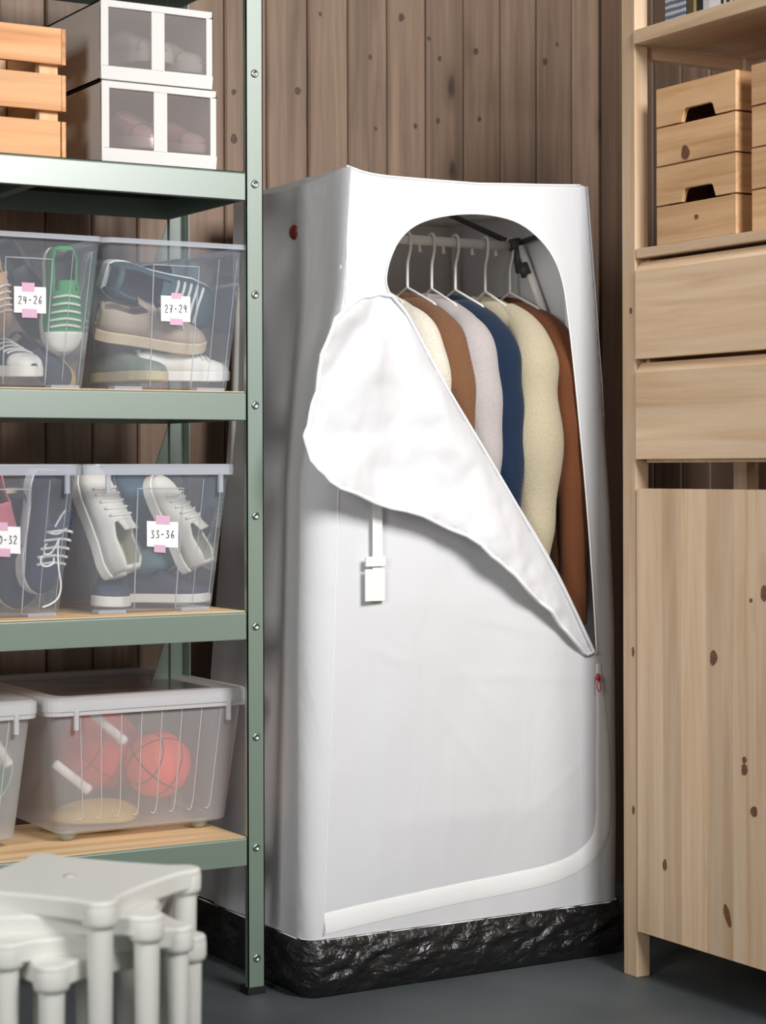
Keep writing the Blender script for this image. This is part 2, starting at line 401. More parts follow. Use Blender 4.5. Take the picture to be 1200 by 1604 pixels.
for (u, v, a, c, t) in ((1117, 1032, .010, .014, .3), (1197, 931, .010, .013, 0), (1176, 942, .004, .004, 0), (1040, 1356, .006, .011, 0), (1165, 1207, .008, .011, 0), (1180, 1273, .009, .010, 0), (1138, 1436, .008, .020, -.4), (1165, 1192, .006, .006, 0)):
    knot(onxp(u, v, IX - .001), 0, a, c, pc, PO, M['knot'], t)
for (u, v, a, c) in ((992, 488, .004, .006), (994, 1022, .004, .009), (994, 1270, .004, .008)):
    knot(onxp(u - 3, v, IX + .001), 0, a, c, iv, IO, M['knot'])
for (x, y, q) in ((320, 40, .7), (555, 50, 1.2), (465, 165, .8), (665, 170, .8), (770, 150, 1.1), (970, 180, 1.2), (1005, 130, .7), (1155, 195, .9), (255, 262, 1.2), (660, 350, .9), (595, 365, .8), (780, 345, .8), (70, 265, .9), (70, 400, 1.3), (1145, 465, .7), (480, 372, .7), (635, 112, .7)):
    knot(at(330 + x / 1.846, y / 1.846, WALLY), 1, .0058 * q, .0074 * q, wb, (0, 0, 0), M['knot_wall'])
# small pine boxes
def small_box(label, y1, z0):
    w, dp, h = .222, .262, .1415
    r_ = root('pine_box', label, 'box', (IX + .004, y1, z0), group='pine boxes on the shelf'); t = .009; hb = h / 2 - .0016
    for lev in (0, 1):
        z = lev * (hb + .0032)
        if lev == 0: MB().box((0, -w, 0), (t, 0, hb)).build('front_board', M['box_y'], r_, bevel=.0008, seg=1)
        else:
            c = -w * .54
            MB().prism([(-w, z), (c - .048, z), (c - .040, z + .020), (c - .034, z + .0235), (c + .034, z + .0235), (c + .040, z + .020), (c + .048, z), (0, z), (0, z + hb), (-w, z + hb)], 0, 0, t).build('front_board', M['box_y'], r_)
        MB().box((dp - t, -w, z), (dp, 0, z + hb)).build('back_board', M['box_y'], r_)
        MB().box((t, -w, z), (dp - t, -w + t, z + hb)).build('side_board', M['box_x'], r_, bevel=.0008, seg=1)
        MB().box((t, -t, z), (dp - t, 0, z + hb)).build('side_board', M['box_x'], r_, bevel=.0008, seg=1)
    for y in (-w + t, -t - .016):
        for x in (t, dp - t - .016): MB().box((x, y, .006), (x + .016, y + .016, h - .004)).build('corner_block', M['box_x'], r_)
    MB().box((t, -w + t, h - .022), (dp - t, -t, h - .014)).build('light_block_board', M['box_x'], r_)  # unseen board added to keep light out behind the handle cutout
    MB().box((t, -w + t, 0), (dp - t, -t, .006)).build('bottom_board', M['box_x'], r_)
    return r_
bx = small_box('lower pine box with a handle cutout, next to the pine upright', 3.003, 1.3545)
knot(onxp(1092, 341, IX + .004), 0, .006, .005, bx, (IX + .004, 3.003, 1.3545), M['knot'])
bx = small_box('upper pine box with a big knot, next to the pine upright', 3.003, 1.4985)
knot(onxp(1075, 240, IX + .004), 0, .012, .013, bx, (IX + .004, 3.003, 1.4985), M['knot'])
small_box('lower pine box cut off by the right edge of the picture', 2.739, 1.3545)
small_box('upper pine box cut off by the right edge of the picture', 2.739, 1.4985)
# books and folders on the top shelf
def onx(u, x=IX + .02):
    sy, cy = math.sin(YAW), math.cos(YAW); a = (u - CU) / FPX
    r = (sy + cy * a, cy - sy * a); return r[1] * x / r[0]
ZB = 1.7592
m, nt, b = newmat('blue_striped_cover'); M['stripe'] = m
mp = coords(nt, (1, 1, 1), False); wv = N(nt, 'ShaderNodeTexWave', bands_direction='Z'); wv.inputs['Scale'].default_value = 26; wv.inputs['Distortion'].default_value = 1.5; nt.links.new(mp.outputs[0], wv.inputs['Vector'])
r = ramp(nt, [(.25, srgb(96, 112, 134)), (.55, srgb(150, 160, 172)), (.8, srgb(198, 200, 200))]); nt.links.new(wv.outputs[0], r.inputs[0]); nt.links.new(r.outputs[0], b.inputs['Base Color'])
specs = [(1044, 1076, 'stripe', None, .2, 'blue and white striped box file on the top pine shelf'),
         (1078, 1087, 'b', (92, 78, 56), .22, 'thin brown book beside the striped file on top shelf'),
         (1088, 1092, 'b', (176, 152, 104), .21, 'very thin tan booklet between brown and black books'),
         (1094, 1102, 'b', (38, 40, 44), .235, 'black book left of the white book on top shelf'),
         (1103.5, 1112, 'b', (206, 206, 214), .23, 'pale grey book against the white book on top shelf'),
         (1112.5, 1131, 'b', (232, 230, 232), .235, 'thick white book on the top pine shelf'),
         (1131.5, 1135, 'b', (30, 30, 32), .22, 'thin black booklet right of the thick white book'),
         (1135.5, 1139, 'b', (214, 214, 212), .215, 'thin white booklet, second right of the thick white book'),
         (1140, 1145, 'b', (52, 56, 60), .22, 'slate book, third right of the thick white book'),
         (1145.5, 1148.5, 'b', (226, 224, 220), .225, 'thin white booklet between slate and dark navy books'),
         (1149, 1162, 'b', (26, 34, 44), .235, 'dark navy book near the right end of top shelf'),
         (1162.5, 1165.5, 'b', (222, 220, 214), .225, 'thin white booklet right of the dark navy book'),
         (1166, 1174, 'b', (60, 58, 54), .22, 'dark grey book near the right edge of top shelf'),
         (1174.5, 1178, 'b', (210, 204, 190), .22, 'thin cream booklet at the right edge of top shelf'),
         (1178.5, 1196, 'b', (70, 62, 54), .225, 'brown book at the right edge of the top shelf')]
M['pages'] = plain('paper_pages', (226, 220, 204), .9)
for i, (ua, ub, k, c, h, lab) in enumerate(specs):
    ya, yb = onx(ua), onx(ub) + .0005; d = .17 + .02 * ((i * 7) % 3)
    mt = M['stripe'] if k == 'stripe' else plain('book_cover_%d' % i, c, .55)
    r_ = root('box_file' if k == 'stripe' else 'book', lab, 'box file' if k == 'stripe' else 'book', (IX + .02, ya, ZB), group='books on the top shelf')
    th = ya - yb; t = min(.0015, th * .2)
    cv = MB().box((0, -th, 0), (d, -th + t, h)); cv.box((0, -t, 0), (d, 0, h)); cv.box((0, -th + t, 0), (t, -t, h)); cv.build('cover', mt, r_)
    MB().box((t, -th + t, .002), (d - .003, -t, h - .003)).build('pages', M['pages'], r_)

# ------------------------------------------------------------------ fabric wardrobe
WF, WB_ = 3.24, 3.722           # front and back planes
wx = root('fabric_wardrobe', 'white fabric wardrobe with unzipped front flap and black plastic base', 'wardrobe', (1.77, WF, 0))
WO = (1.77, WF, 0)
def tabx(pts): return [(at(u, v, WF).z, at(u, v, WF).x) for u, v in pts]
XL = tabx([(548, 258), (542, 470), (530, 770), (520, 1067), (504, 1475)]) + [(0, 1.772)]
XR = tabx([(918, 290), (939, 600), (946, 800), (947, 1000), (947, 1280), (944, 1412)]) + [(0, 2.398)]
RL = [(1.5, .004), (1.25, .010), (1.1, .035), (.93, .050), (.6, .046), (.1, .032), (0, .03)]
RR = [(1.5, .004), (1.1, .012), (.87, .028), (.65, .045), (.3, .050), (.1, .055), (0, .05)]
HEM, TOP = .1005, 1.496
def topz(x):
    a = interp(XL, TOP); c = interp(XR, TOP); d = max(0, x - a); e = max(0, c - x)
    return TOP - .014 * (1 - math.exp(-d / .03)) * min(1, e / .25) - .002
CREASES = [((690, 1020), (800, 1150), .0016), ((665, 1090), (800, 1265), .0018), ((690, 1055), (930, 1062), .0014), ((700, 960), (900, 1000), .0012), ((560, 1010), (640, 1040), .0012),
           ((640, 980), (650, 1180), .001), ((600, 1100), (590, 1380), .002), ((700, 1180), (690, 1390), .0016), ((800, 1290), (920, 1180), .0014)]
CREASES = [((at(*a, WF).x, at(*a, WF).z), (at(*b_, WF).x, at(*b_, WF).z), h) for a, b_, h in CREASES]
def segd(px, pz, a, b_):
    ax, az = a; bx, bz = b_; dx, dz = bx - ax, bz - az
    t = max(0, min(1, ((px - ax) * dx + (pz - az) * dz) / (dx * dx + dz * dz + 1e-12)))
    return math.hypot(px - ax - t * dx, pz - az - t * dz), t
def frontpt(s, z):
    xl, xr = interp(XL, z), interp(XR, z); rl, rr = interp(RL, z), interp(RR, z)
    if s < xl: a = (xl - s) / rl; x = xl - rl * math.sin(a); y = WF + rl * (1 - math.cos(a))
    elif s > xr: a = (s - xr) / rr; x = xr + rr * math.sin(a); y = WF + rr * (1 - math.cos(a))
    else: x, y = s, WF
    e = max(0, min(1, (s - xl + .01) / .12, (xr + .01 - s) / .12))
    low = max(0, min(1, (1.0 - z) / .3)) * max(0, min(1, (z - HEM) / .2))
    y -= e * low * (.018 * math.sin(math.pi * min(1, max(0, (s - xl) / (xr - xl)))) )
    y += e * .006 * fbm((s * 4, 3.1, z * 1.6), 3)
    for a, b_, h in CREASES:
        d, t = segd(s, z, a, b_)
        if d < .03: y -= h * math.exp(-(d / .006) ** 2) * math.sin(math.pi * min(1, max(0, .1 + .8 * t)))
    # lower hem hangs in soft pleats
    y += 0 * e * .003 * math.sin(s * 130 + 3 * math.sin(s * 17)) * max(0, min(1, (.2 - z) / .1))
    return Vector((x, y, z))
def inpoly(x, y, P):
    c = False; j = len(P) - 1
    for i in range(len(P)):
        if (P[i][1] > y) != (P[j][1] > y) and x < (P[j][0] - P[i][0]) * (y - P[i][1]) / (P[j][1] - P[i][1]) + P[i][0]: c = not c
        j = i
    return c
def smoothpoly(P, n=2, closed=False):
    for _ in range(n):
        Q = [] if closed else [P[0]]
        m_ = len(P)
        for i in range(m_ if closed else m_ - 1):
            a, c = P[i], P[(i + 1) % m_]
            Q.append(tuple(.75 * a[k] + .25 * c[k] for k in range(len(a)))); Q.append(tuple(.25 * a[k] + .75 * c[k] for k in range(len(a))))
        if not closed: Q.append(P[-1])
        P = Q
    return P
def resample(P, step, closed=True):
    out = []
    m_ = len(P)
    for i in range(m_ if closed else m_ - 1):
        a, c = P[i], P[(i + 1) % m_]; L_ = math.dist(a, c); k = max(1, int(round(L_ / step)))
        for j in range(k): out.append(tuple(lerp(a[q], c[q], j / k) for q in range(len(a))))
    if not closed: out.append(P[-1])
    return out
def sheet(outer, holes, step, fn):
    loops = [resample(outer, step)] + [resample(h, step) for h in holes]
    V = []; E_ = []
    for lp in loops:
        n0 = len(V); V += [Vector(p) for p in lp]; E_ += [(n0 + i, n0 + (i + 1) % len(lp)) for i in range(len(lp))]
    xs_ = [p[0] for p in loops[0]]; zs_ = [p[1] for p in loops[0]]
    bd = {}
    for p in V: bd.setdefault((int(p.x // step), int(p.y // step)), []).append(p)
    y = min(zs_); row = 0
    while y < max(zs_):
        x = min(xs_) + (row % 2) * step * .5
        while x < max(xs_):
            if inpoly(x, y, loops[0]) and not any(inpoly(x, y, h) for h in loops[1:]):
                ci, cj = int(x // step), int(y // step); ok = True
                for a in (-1, 0, 1):
                    for c in (-1, 0, 1):
                        for q in bd.get((ci + a, cj + c), ()):
                            if (q.x - x) ** 2 + (q.y - y) ** 2 < (.55 * step) ** 2: ok = False
                if ok: V.append(Vector((x, y)))
            x += step
        y += step * .866; row += 1
    r_ = delaunay_2d_cdt(V, E_, [], 0, 1e-7)
    VV, FF = r_[0], r_[2]
    keep = []
    for f in FF:
        p0, p1, p2 = (VV[i] for i in f[:3])
        if abs((p1 - p0).cross(p2 - p0)) < .06 * step * step: continue
        cx = sum(VV[i].x for i in f) / len(f); cy = sum(VV[i].y for i in f) / len(f)
        if inpoly(cx, cy, loops[0]) and not any(inpoly(cx, cy, h) for h in loops[1:]): keep.append(f)
    return [fn(p.x, p.y) for p in VV], keep
def pz(P, y=WF): return [(at(u, v, y).x, at(u, v, y).z) for u, v in P]
FOLD = [(612, 462), (640, 492), (660, 530), (700, 605), (760, 705), (820, 808), (870, 895), (905, 965), (933, 1026)]
ARCH = [(612, 462), (605, 445), (606, 425), (613, 400), (625, 375), (645, 355), (675, 342), (720, 335), (765, 336), (810, 347), (845, 372), (870, 405), (884, 445), (891, 500), (898, 560), (909, 680), (919, 800), (927, 920), (933, 1026)]
fold2 = smoothpoly(FOLD); arch2 = smoothpoly(ARCH)
hole = pz(arch2 + fold2[::-1][1:-1])
out = []
nz = 40
zz = [lerp(HEM, TOP - .004, i / nz) for i in range(nz + 1)]
left = [(interp(XL, z) - interp(RL, z) * math.pi / 2, z) for z in zz]; right = [(interp(XR, z) + interp(RR, z) * math.pi / 2, z) for z in zz]
xa, xb = left[-1][0], right[-1][0]
topedge = [(lerp(xa, xb, i / 30), topz(lerp(xa, xb, i / 30))) for i in range(1, 30)]
outline = left + topedge + right[::-1]
V, F = sheet(outline, [hole], .011, frontpt)
front = MB(WO).add(V, F).build('front_panel', M['fabric'], wx, smooth=True, fix=False)
pipe = [frontpt(*p) + Vector((0, -.0015, 0)) for p in resample(pz(arch2), .015, False)]
MB(WO).tube(pipe, .0018, 6).build('opening_piping', M['band'], wx, smooth=True)
# sides, back, top
def sidepts(z, side):
    r_ = interp(RL if side < 0 else RR, z); xe = interp(XL, z) - r_ if side < 0 else interp(XR, z) + r_
    y0 = WF + r_
    xb_ = lerp(1.748, 1.842, min(1, z / 1.1) * .75 + .25 * z / TOP) if side < 0 else lerp(2.446, 2.368, z / TOP)
    P = [Vector((xe - side * .004, y0 - .012, z))]
    for k in range(25):
        t = k / 24; x = lerp(xe, xb_, t); y = lerp(y0, WB_, t)
        sag = math.sin(math.pi * t) * .020 * math.sin(math.pi * min(1, max(0, (z - HEM) / (TOP - HEM)))) ** .6
        x += -side * sag + .0045 * math.sin(t * 15 + 2.2 * math.sin(z * 2.5)) * min(1, t * 5, (1 - t) * 6) * min(1, (TOP - z) * 4 + .1)
        P.append(Vector((x, y, z)))
    return P
for side in (-1, 1):
    rings = []
    for i in range(49):
        z = lerp(HEM, TOP - .004, i / 48); rings.append(sidepts(z, side))
    for k, p in enumerate(rings[-1]): p.z = TOP - .004 - .012 * math.sin(math.pi * max(0, k - 1) / 24)
    MB(WO).loft(rings, False, False, False).build('side_panel', M['fabric'], wx, smooth=True, fix=False)
rings = []
for i in range(25):
    z = lerp(HEM, TOP - .004, i / 24); a, c = sidepts(z, -1)[-1], sidepts(z, 1)[-1]
    rings.append([a.lerp(c, k / 24) + Vector((0, .012 * math.sin(math.pi * k / 24) * math.sin(math.pi * i / 24) + .004 * math.sin(k * 1.1 + i * .2), 0)) for k in range(25)])
bk = MB(WO).loft(rings, False, False, False).build('back_panel', M['fabric_in'], wx, smooth=True, fix=False)
sx = at(722, 400, 3.70).x
MB(WO).box((sx - .006, 3.706, .2), (sx + .006, 3.714, 1.475)).build('back_seam', M['band'], bk, bevel=.002)
rings = []
for j in range(13):
    t = j / 12; row = []
    for i in range(25):
        s = i / 24; a = lerp(xa + .004, 1.842, t); c = lerp(xb - .004, 2.368, t); x = lerp(a, c, s)
        zf = topz(x); z = lerp(zf, TOP - .006, t) - .016 * math.sin(math.pi * t) * math.sin(math.pi * s)
        row.append(Vector((x, lerp(WF + .003, WB_, t), z)))
    rings.append(row)
MB(WO).loft(rings, False, False, False).build('top_panel', M['fabric'], wx, smooth=True, fix=False)
# corner piping along the top edges and the left seam
MB(WO).tube([frontpt(*p) for p in [(xa + .002, topz(xa))] + topedge], .0022, 6).build('top_piping', M['band'], wx, smooth=True)
MB(WO).tube([frontpt(interp(XL, z), z) + Vector((0, -.0006, 0)) for z in [lerp(.11, 1.46, i / 60) for i in range(61)]], .0013, 5).build('corner_seam', M['band'], wx, smooth=True)
# black base
def rr_outline(x0, x1, y0, y1, r_, n=7, nl=60):
    P = []
    cs = [((x0 + r_, y0 + r_), math.pi), ((x1 - r_, y0 + r_), 1.5 * math.pi), ((x1 - r_, y1 - r_), 0), ((x0 + r_, y1 - r_), .5 * math.pi)]
    for (c, a0) in cs:
        for k in range(n + 1):
            a = a0 + .5 * math.pi * k / n; P.append((c[0] + r_ * math.cos(a), c[1] + r_ * math.sin(a)))
    return resample(P, .008)
ol = rr_outline(1.7445, 2.4475, WF - .001, WB_ + .003, .026)
rings = []
cx_, cy_ = 2.09, 3.48
for j in range(22):
    t = j / 21; z = lerp(HEM + .004, .002, t); ring = []
    for (x, y) in ol:
        n_ = Vector((x - cx_, (y - cy_) * 1.4, 0)); n_ = Vector((math.copysign(1, n_.x), 0, 0)) if abs(n_.x) / .35 > abs(n_.y) / .33 else Vector((0, math.copysign(1, n_.y), 0))
        q = Vector((x * 9 + z * 9, y * 9, z * 26 - x * 7))
        d = .010 * math.sin(math.pi * t) ** .7 + .011 * (1 - abs(fbm(q, 4))) * math.sin(math.pi * min(1, t * .9 + .05)) - .008 * math.sin(math.pi * t)
        d += .004 * noise.ridged_multi_fractal(Vector((x * 22, y * 22, z * 30)), 1, 2, 3, 1, 2) * math.sin(math.pi * t) * .5
        d += .007 * (1 - abs(math.sin(24 * (x + y - 2.1 * z) + 2.5 * fbm((x * 6, y * 6, z * 9), 3)))) ** 2 * math.sin(math.pi * t)
        ring.append(Vector((x, y, z)) + n_ * d)
    rings.append(ring)
MB(WO).loft(rings, False, False).build('base_skirt', M['black'], wx, smooth=True, fix=False)
MB(WO).prism(rr_outline(1.752, 2.44, WF + .008, WB_ - .006, .04), 2, .003, .006).build('base_floor', M['black'], wx)
hemring = [Vector((x, y, HEM + .0015)) for x, y in rr_outline(1.7435, 2.4485, WF - .002, WB_ + .003, .04)]
MB(WO).tube(hemring, .002, 5, True).build('hem_piping', M['band'], wx, smooth=True)
# front flap, unzipped and folded over to the left
FREE = [(612, 460), (590, 461), (570, 466), (545, 476), (520, 495), (504, 525), (494, 570), (489, 625), (477, 660), (470, 688), (474, 712), (488, 740), (510, 758), (545, 774), (590, 790), (640, 804), (690, 823), (730, 846), (765, 875), (805, 912), (850, 947), (895, 992), (933, 1028)]
YFL = 3.20
free2 = smoothpoly(FREE, 1)
foldp = pz(fold2, WF - .012); freep = pz(free2, YFL)
freep = [freep[0]] + [(p[0] + .0022 * math.sin(i * 2.1), p[1] + .0022 * math.cos(i * 1.7)) for i, p in enumerate(freep[1:-1])] + [freep[-1]]
foldp[0] = freep[0]; foldp[-1] = freep[-1]
def flap_y(x, z):
    d = min(segd(x, z, a, b_)[0] for a, b_ in zip(foldp, foldp[1:]))
    e = min(segd(x, z, a, b_)[0] for a, b_ in zip(freep, freep[1:]))
    de = math.hypot(x - foldp[-1][0], z - foldp[-1][1]); d0 = math.hypot(x - foldp[0][0], z - foldp[0][1])
    k = min(1, de / .25) * min(1, .25 + d0 / .15)
    y = WF - .004 - (.042 * (1 - math.exp(-d / .035)) + .018 * math.exp(-(e / .05) ** 2) * min(1, de / .3)) * k
    # radiating folds from the tied corner
    a = math.atan2(z - foldp[0][1], x - foldp[0][0])
    y += .009 * math.sin(a * 8 + 1) * min(1, d0 / .2) * min(1, d / .06) + .012 * fbm((x * 9, 1.7, z * 9), 3) * min(1, d / .05)
    y += .004 * fbm((x * 30, 4.7, z * 30), 2) * math.exp(-(e / .03) ** 2)
    return Vector((x, y, z))
V, F = sheet(foldp + freep[::-1][1:-1], [], .009, flap_y)
fl = MB(WO).add(V, F).build('door_flap', M['fabric'], wx, smooth=True, solid=.0015, fix=False)
MB(WO).tube([flap_y(*p) + Vector((0, -.001, 0)) for p in resample(freep, .008, False)], .0042, 6).build('zip_tape', M['band'], fl, smooth=True)
MB(WO).tube([flap_y(*p) + Vector((0, -.004, 0)) for p in resample(foldp, .012, False)], [.004] * len(resample(foldp, .012, False)), 6).build('fold_edge', M['fabric'], fl, smooth=True)
# zip band still closed along the lower right and the bottom
BAND = smoothpoly([(936, 1040), (941, 1120), (943, 1200), (945, 1280), (936, 1322), (905, 1350), (860, 1368), (800, 1382), (700, 1402), (600, 1424), (506, 1447)])
bp_ = resample(pz(BAND), .01, False); wv_ = []
for i, p in enumerate(bp_):
    a, c = bp_[max(0, i - 1)], bp_[min(len(bp_) - 1, i + 1)]; t = Vector((c[0] - a[0], c[1] - a[1])).normalized(); n_ = Vector((-t.y, t.x))
    w = lerp(.006, .019, min(1, i / 18)); row = []
    for k in range(7):
        h = (k / 6 - .5) * 2; q = (p[0] + n_.x * h * w, p[1] + n_.y * h * w)
        row.append(frontpt(*q) + Vector((0, -.0008 - .0016 * math.sqrt(max(0, 1 - h * h)), 0)))
    wv_.append(row)
MB(WO).loft(wv_, False, False, False).build('zip_band', M['band'], wx, smooth=True, fix=False)
zp = at(936, 1062, WF - .012)
pull = MB(WO).lathe([(.0, -.007), (.0038, -.006), (.0045, 0), (.003, .006), (0, .008)], zp, 10).build('zip_pull', M['redzip'], wx, smooth=True)
ring = [zp + Vector((.0045 * math.cos(a), -.003, -.017 + .0095 * math.sin(a))) for a in [2 * math.pi * k / 16 for k in range(16)]]
MB(WO).tube(ring, .0011, 6, True).build('pull_ring', M['redzip'], pull, smooth=True)
# strap with buckle below the flap
a, c = at(583, 796, WF - .016), at(598, 868, WF - .016)
st = MB(WO).box((a.x, WF - .0175, c.z - .03), (c.x, WF - .0165, a.z + .02)).build('strap', M['band'], wx)
a, c = at(571, 872, WF - .018), at(602, 887, WF - .018)
MB(WO).box((a.x, WF - .023, c.z), (c.x, WF - .0175, a.z)).build('buckle', M['wire'], st, bevel=.0015)
a, c = at(571, 892, WF - .018), at(602, 941, WF - .018)
MB(WO).box((a.x, WF - .020, c.z), (c.x, WF - .0175, a.z)).build('strap_end', M['wire'], st, bevel=.0008)
# frame inside
RODY, RODZ = 3.457, 1.397
for (x0, x1, y) in ((1.845, 1.785, WF + .035), (2.360, 2.428, WF + .07), (1.852, 1.79, WB_ - .02), (2.352, 2.42, WB_ - .02)):
    MB(WO).tube([(x1, y, .012), (x0, y, 1.468)], .0075, 10).build('frame_tube', M['tube'], wx, smooth=True)
for (p, q) in (((1.85, WF + .035, 1.466), (1.856, WB_ - .02, 1.466)), ((2.35, WF + .05, 1.466), (2.346, WB_ - .02, 1.466)), ((1.85, WB_ - .02, 1.466), (2.35, WB_ - .02, 1.466)), ((1.85, WF + .035, 1.470), (2.35, WF + .05, 1.470))):
    MB(WO).tube([p, q], .0075, 10).build('frame_tube', M['tube'], wx, smooth=True)
cn = Vector((2.340, 3.450, RODZ))
MB(WO).tube([cn + Vector((.0, .0, .0)), at(700, 334, 3.66)], .006, 8).build('frame_tube', M['joint'], wx, smooth=True)
MB(WO).tube([cn + Vector((.006, 0, .004)), at(868, 362, 3.34)], .006, 8).build('frame_tube', M['joint'], wx, smooth=True)
MB(WO).tube([cn + Vector((.006, -.01, -.004)), at(852, 490, 3.37)], .0085, 10).build('frame_tube', M['tube'], wx, smooth=True)
cj = MB(WO).lathe([(.006, -.014), (.013, -.012), (.013, .010), (.008, .014)], cn, 12, 0); cj.tube([cn + Vector((0, 0, .012)), cn + Vector((.004, -.014, -.055))], .011, 10)
cj.build('connector', M['joint'], wx, smooth=True)
cj = MB(WO).tube([at(819, 415, 3.42), at(826, 432, 3.41)], .0115, 10); cj.build('connector', M['joint'], wx, smooth=True)
rail = MB(WO).tube([(1.834, RODY, RODZ), (2.334, RODY, RODZ - .002)], .0095, 14).build('clothes_rail', M['tube'], wx, smooth=True)
for u in (658, 695, 740, 777):
    p = at(u, 380, RODY)
    MB(WO).tube([(p.x, RODY, RODZ - .006), (p.x, RODY - .001, RODZ - .018), (p.x, RODY - .003, RODZ - .024)], [.0025, .0032, .0045], 8).build('rail_peg', M['wire'], rail, smooth=True)
kx = sidepts(1.396, -1)
kx = min(kx, key=lambda p: abs(p.y - 3.457)).x
MB(WO).lathe([(0, -.008), (.011, -.007), (.0145, -.003), (.0145, .004)], (kx, 3.457, 1.396), 20, 0).build('rail_cap', M['red'], wx, smooth=True)

# ------------------------------------------------------------------ hangers and clothes
GX = [at(u, 378, RODY).x for u in (596, 639, 677, 714, 761, 800)]
HANG = [('white wire hanger of the white fluffy jacket, behind the flap'), ('white wire hanger of the tan brown jacket'), ('white wire hanger of the light grey coat'),
        ('white wire hanger of the navy blue jacket'), ('white wire hanger of the cream fleece coat'), ('white wire hanger of the rust brown coat')]
def make_hanger():
    r_ = root('clothes_hanger', '', 'hanger', group='wire hangers on the clothes rail')
    R_ = .0125
    hp = [(0, R_ * math.cos(a), R_ * math.sin(a)) for a in [math.radians(d) for d in range(-20, 201, 20)]]
    # the hook swings over the rail, down its front and back to the middle
    hp += [(0, -.0125, -.016), (0, -.008, -.030), (0, -.001, -.044), (0, .0, -.060), (0, 0, -.098)]
    hp = smoothpoly(hp, 1)
    MB().tube(hp, .0029, 8).build('hook', M['wire'], r_, smooth=True)
    MB().tube([(0, 0, -.096), (0, -.03, -.108), (0, -.090, -.133), (0, -.108, -.150), (0, -.104, -.172), (0, .104, -.172), (0, .108, -.150), (0, .090, -.133), (0, .03, -.108), (0, 0, -.096)], .0027, 8, caps=False).build('shoulder_bar', M['wire'], r_, smooth=True)
    return r_
hg = make_hanger()
for i, x in enumerate(GX):
    h = hg if i == 0 else copy_tree(hg)
    h.location = (x, RODY, RODZ + .0005); h.rotation_euler = (0, 0, (-.05, .06, -.03, .04, -.10, .05)[i]); h['label'] = HANG[i]
def fabricmat(name, c, bump, scale, sheen=.08): return plain(name, c, .92, bump=bump, bscale=scale, sheen=sheen, spec=.15, var=.05)
def garment(i, name, label, cat, c, hx, sr, zbot, bump=.3, scale=350, collar='stand', bulge=0, lean=0, dy=0, zsh=0):
    r_ = root(name, label, cat, (GX[i], RODY, RODZ), group='clothes hanging in the wardrobe')
    mt = fabricmat(name + '_cloth_%d' % i, c, bump, scale)
    prof = [(-.117, .045, .014), (-.123, .066, .026), (-.137, .100, .030), (-.153, .135, .034), (-.174, .165, .036), (-.205, .184, .036), (-.25, .186, .036), (-.40, .186, .038), (zbot * .8, .188, .040), (zbot, .190, .042)]
    rings = []; n = 40
    for j in range(37):
        z = lerp(prof[0][0], zbot, (j / 36) ** 1.6)
        hy = interp([(p[0], p[1]) for p in prof], z); h_ = interp([(p[0], p[2]) for p in prof], z) * hx / .036
        ring = []
        for k in range(n):
            a = 2 * math.pi * k / n; ca, sa = math.cos(a), math.sin(a)
            x = h_ * math.copysign(abs(sa) ** .8, sa); y = hy * math.copysign(abs(ca) ** .75, ca)
            fo = min(1, max(0, (-z - .15) / .2)); x += fo * .007 * math.sin(y * 42 + i * 2 + 1.5 * math.sin(z * 7)) * abs(sa)
            ring.append(Vector((x + lean * (-z - .1), y, z)))
        rings.append(ring)
    MB().loft(rings).build('body', mt, r_, smooth=True, sub=1)
    for sgn in (-1, 1):
        ctrl = [(0, .070, -.150 + zsh), (0, .112, -.170 + zsh), (0, .146, -.196 + zsh), (0, .168, -.240), (0, .176, -.30), (0, .174, -.42), (-.004, .168, -.56), (-.006, .160, zbot - .02 if lean else max(zbot, -.66))]
        ctrl = smoothpoly(ctrl, 2); P = []; R2 = []
        for q in ctrl:
            z = q[2]; t = (-z - .14) / .5
            rr_ = sr * interp([(0, .50), (.06, .72), (.12, .92), (.22, 1.05), (.5, 1.0), (.8, .92), (1.1, .82)], t)
            rr_ += bulge * math.exp(-((z + .405) / .045) ** 2) + .0025 * math.sin(z * 60 + i)
            P.append((q[0] + lean * (-z - .1) + .004 * math.sin(z * 17 + i), sgn * q[1] + dy, z)); R2.append(rr_)
        MB().tube(P, R2, 18).build('sleeve', mt, r_, smooth=True, sub=1)
    if collar:
        rings = []
        for z, gy, gx in ((-.150, .100, hx + .002), (-.134, .084, hx + .001), (-.120, .066, hx * .9), (-.112, .052, hx * .75), (-.112, .04, hx * .5), (-.126, .03, hx * .4)):
            rings.append([Vector((gx * math.sin(2 * math.pi * k / 24), gy * math.cos(2 * math.pi * k / 24), z + .012 * math.cos(2 * math.pi * k / 24 - .4))) for k in range(24)])
        MB().loft(rings, False, False).build('collar', mt, r_, smooth=True, sub=1, fix=False)
    return r_
garment(0, 'fluffy_jacket', 'white fluffy jacket half hidden behind the folded flap', 'jacket', (214, 208, 194), .036, .040, -.60, .7, 300)
garment(1, 'brown_jacket', 'tan brown jacket hanging second from the left', 'jacket', (112, 78, 54), .034, .036, -.62, .25, 300)
garment(2, 'grey_coat', 'light grey wool coat between tan jacket and navy jacket', 'coat', (172, 165, 164), .038, .041, -.64, .4, 450)
garment(3, 'navy_jacket', 'navy blue jacket between grey coat and cream fleece', 'jacket', (22, 38, 60), .034, .038, -.66, .2, 300)
garment(4, 'fleece_coat', 'cream fleece coat with a bulging sleeve', 'coat', (180, 169, 144), .042, .047, -.66, .55, 420, bulge=.014)
garment(5, 'rust_coat', 'long rust brown coat at the right end of the rail', 'coat', (106, 63, 38), .034, .036, -.74, .25, 300, lean=.075)

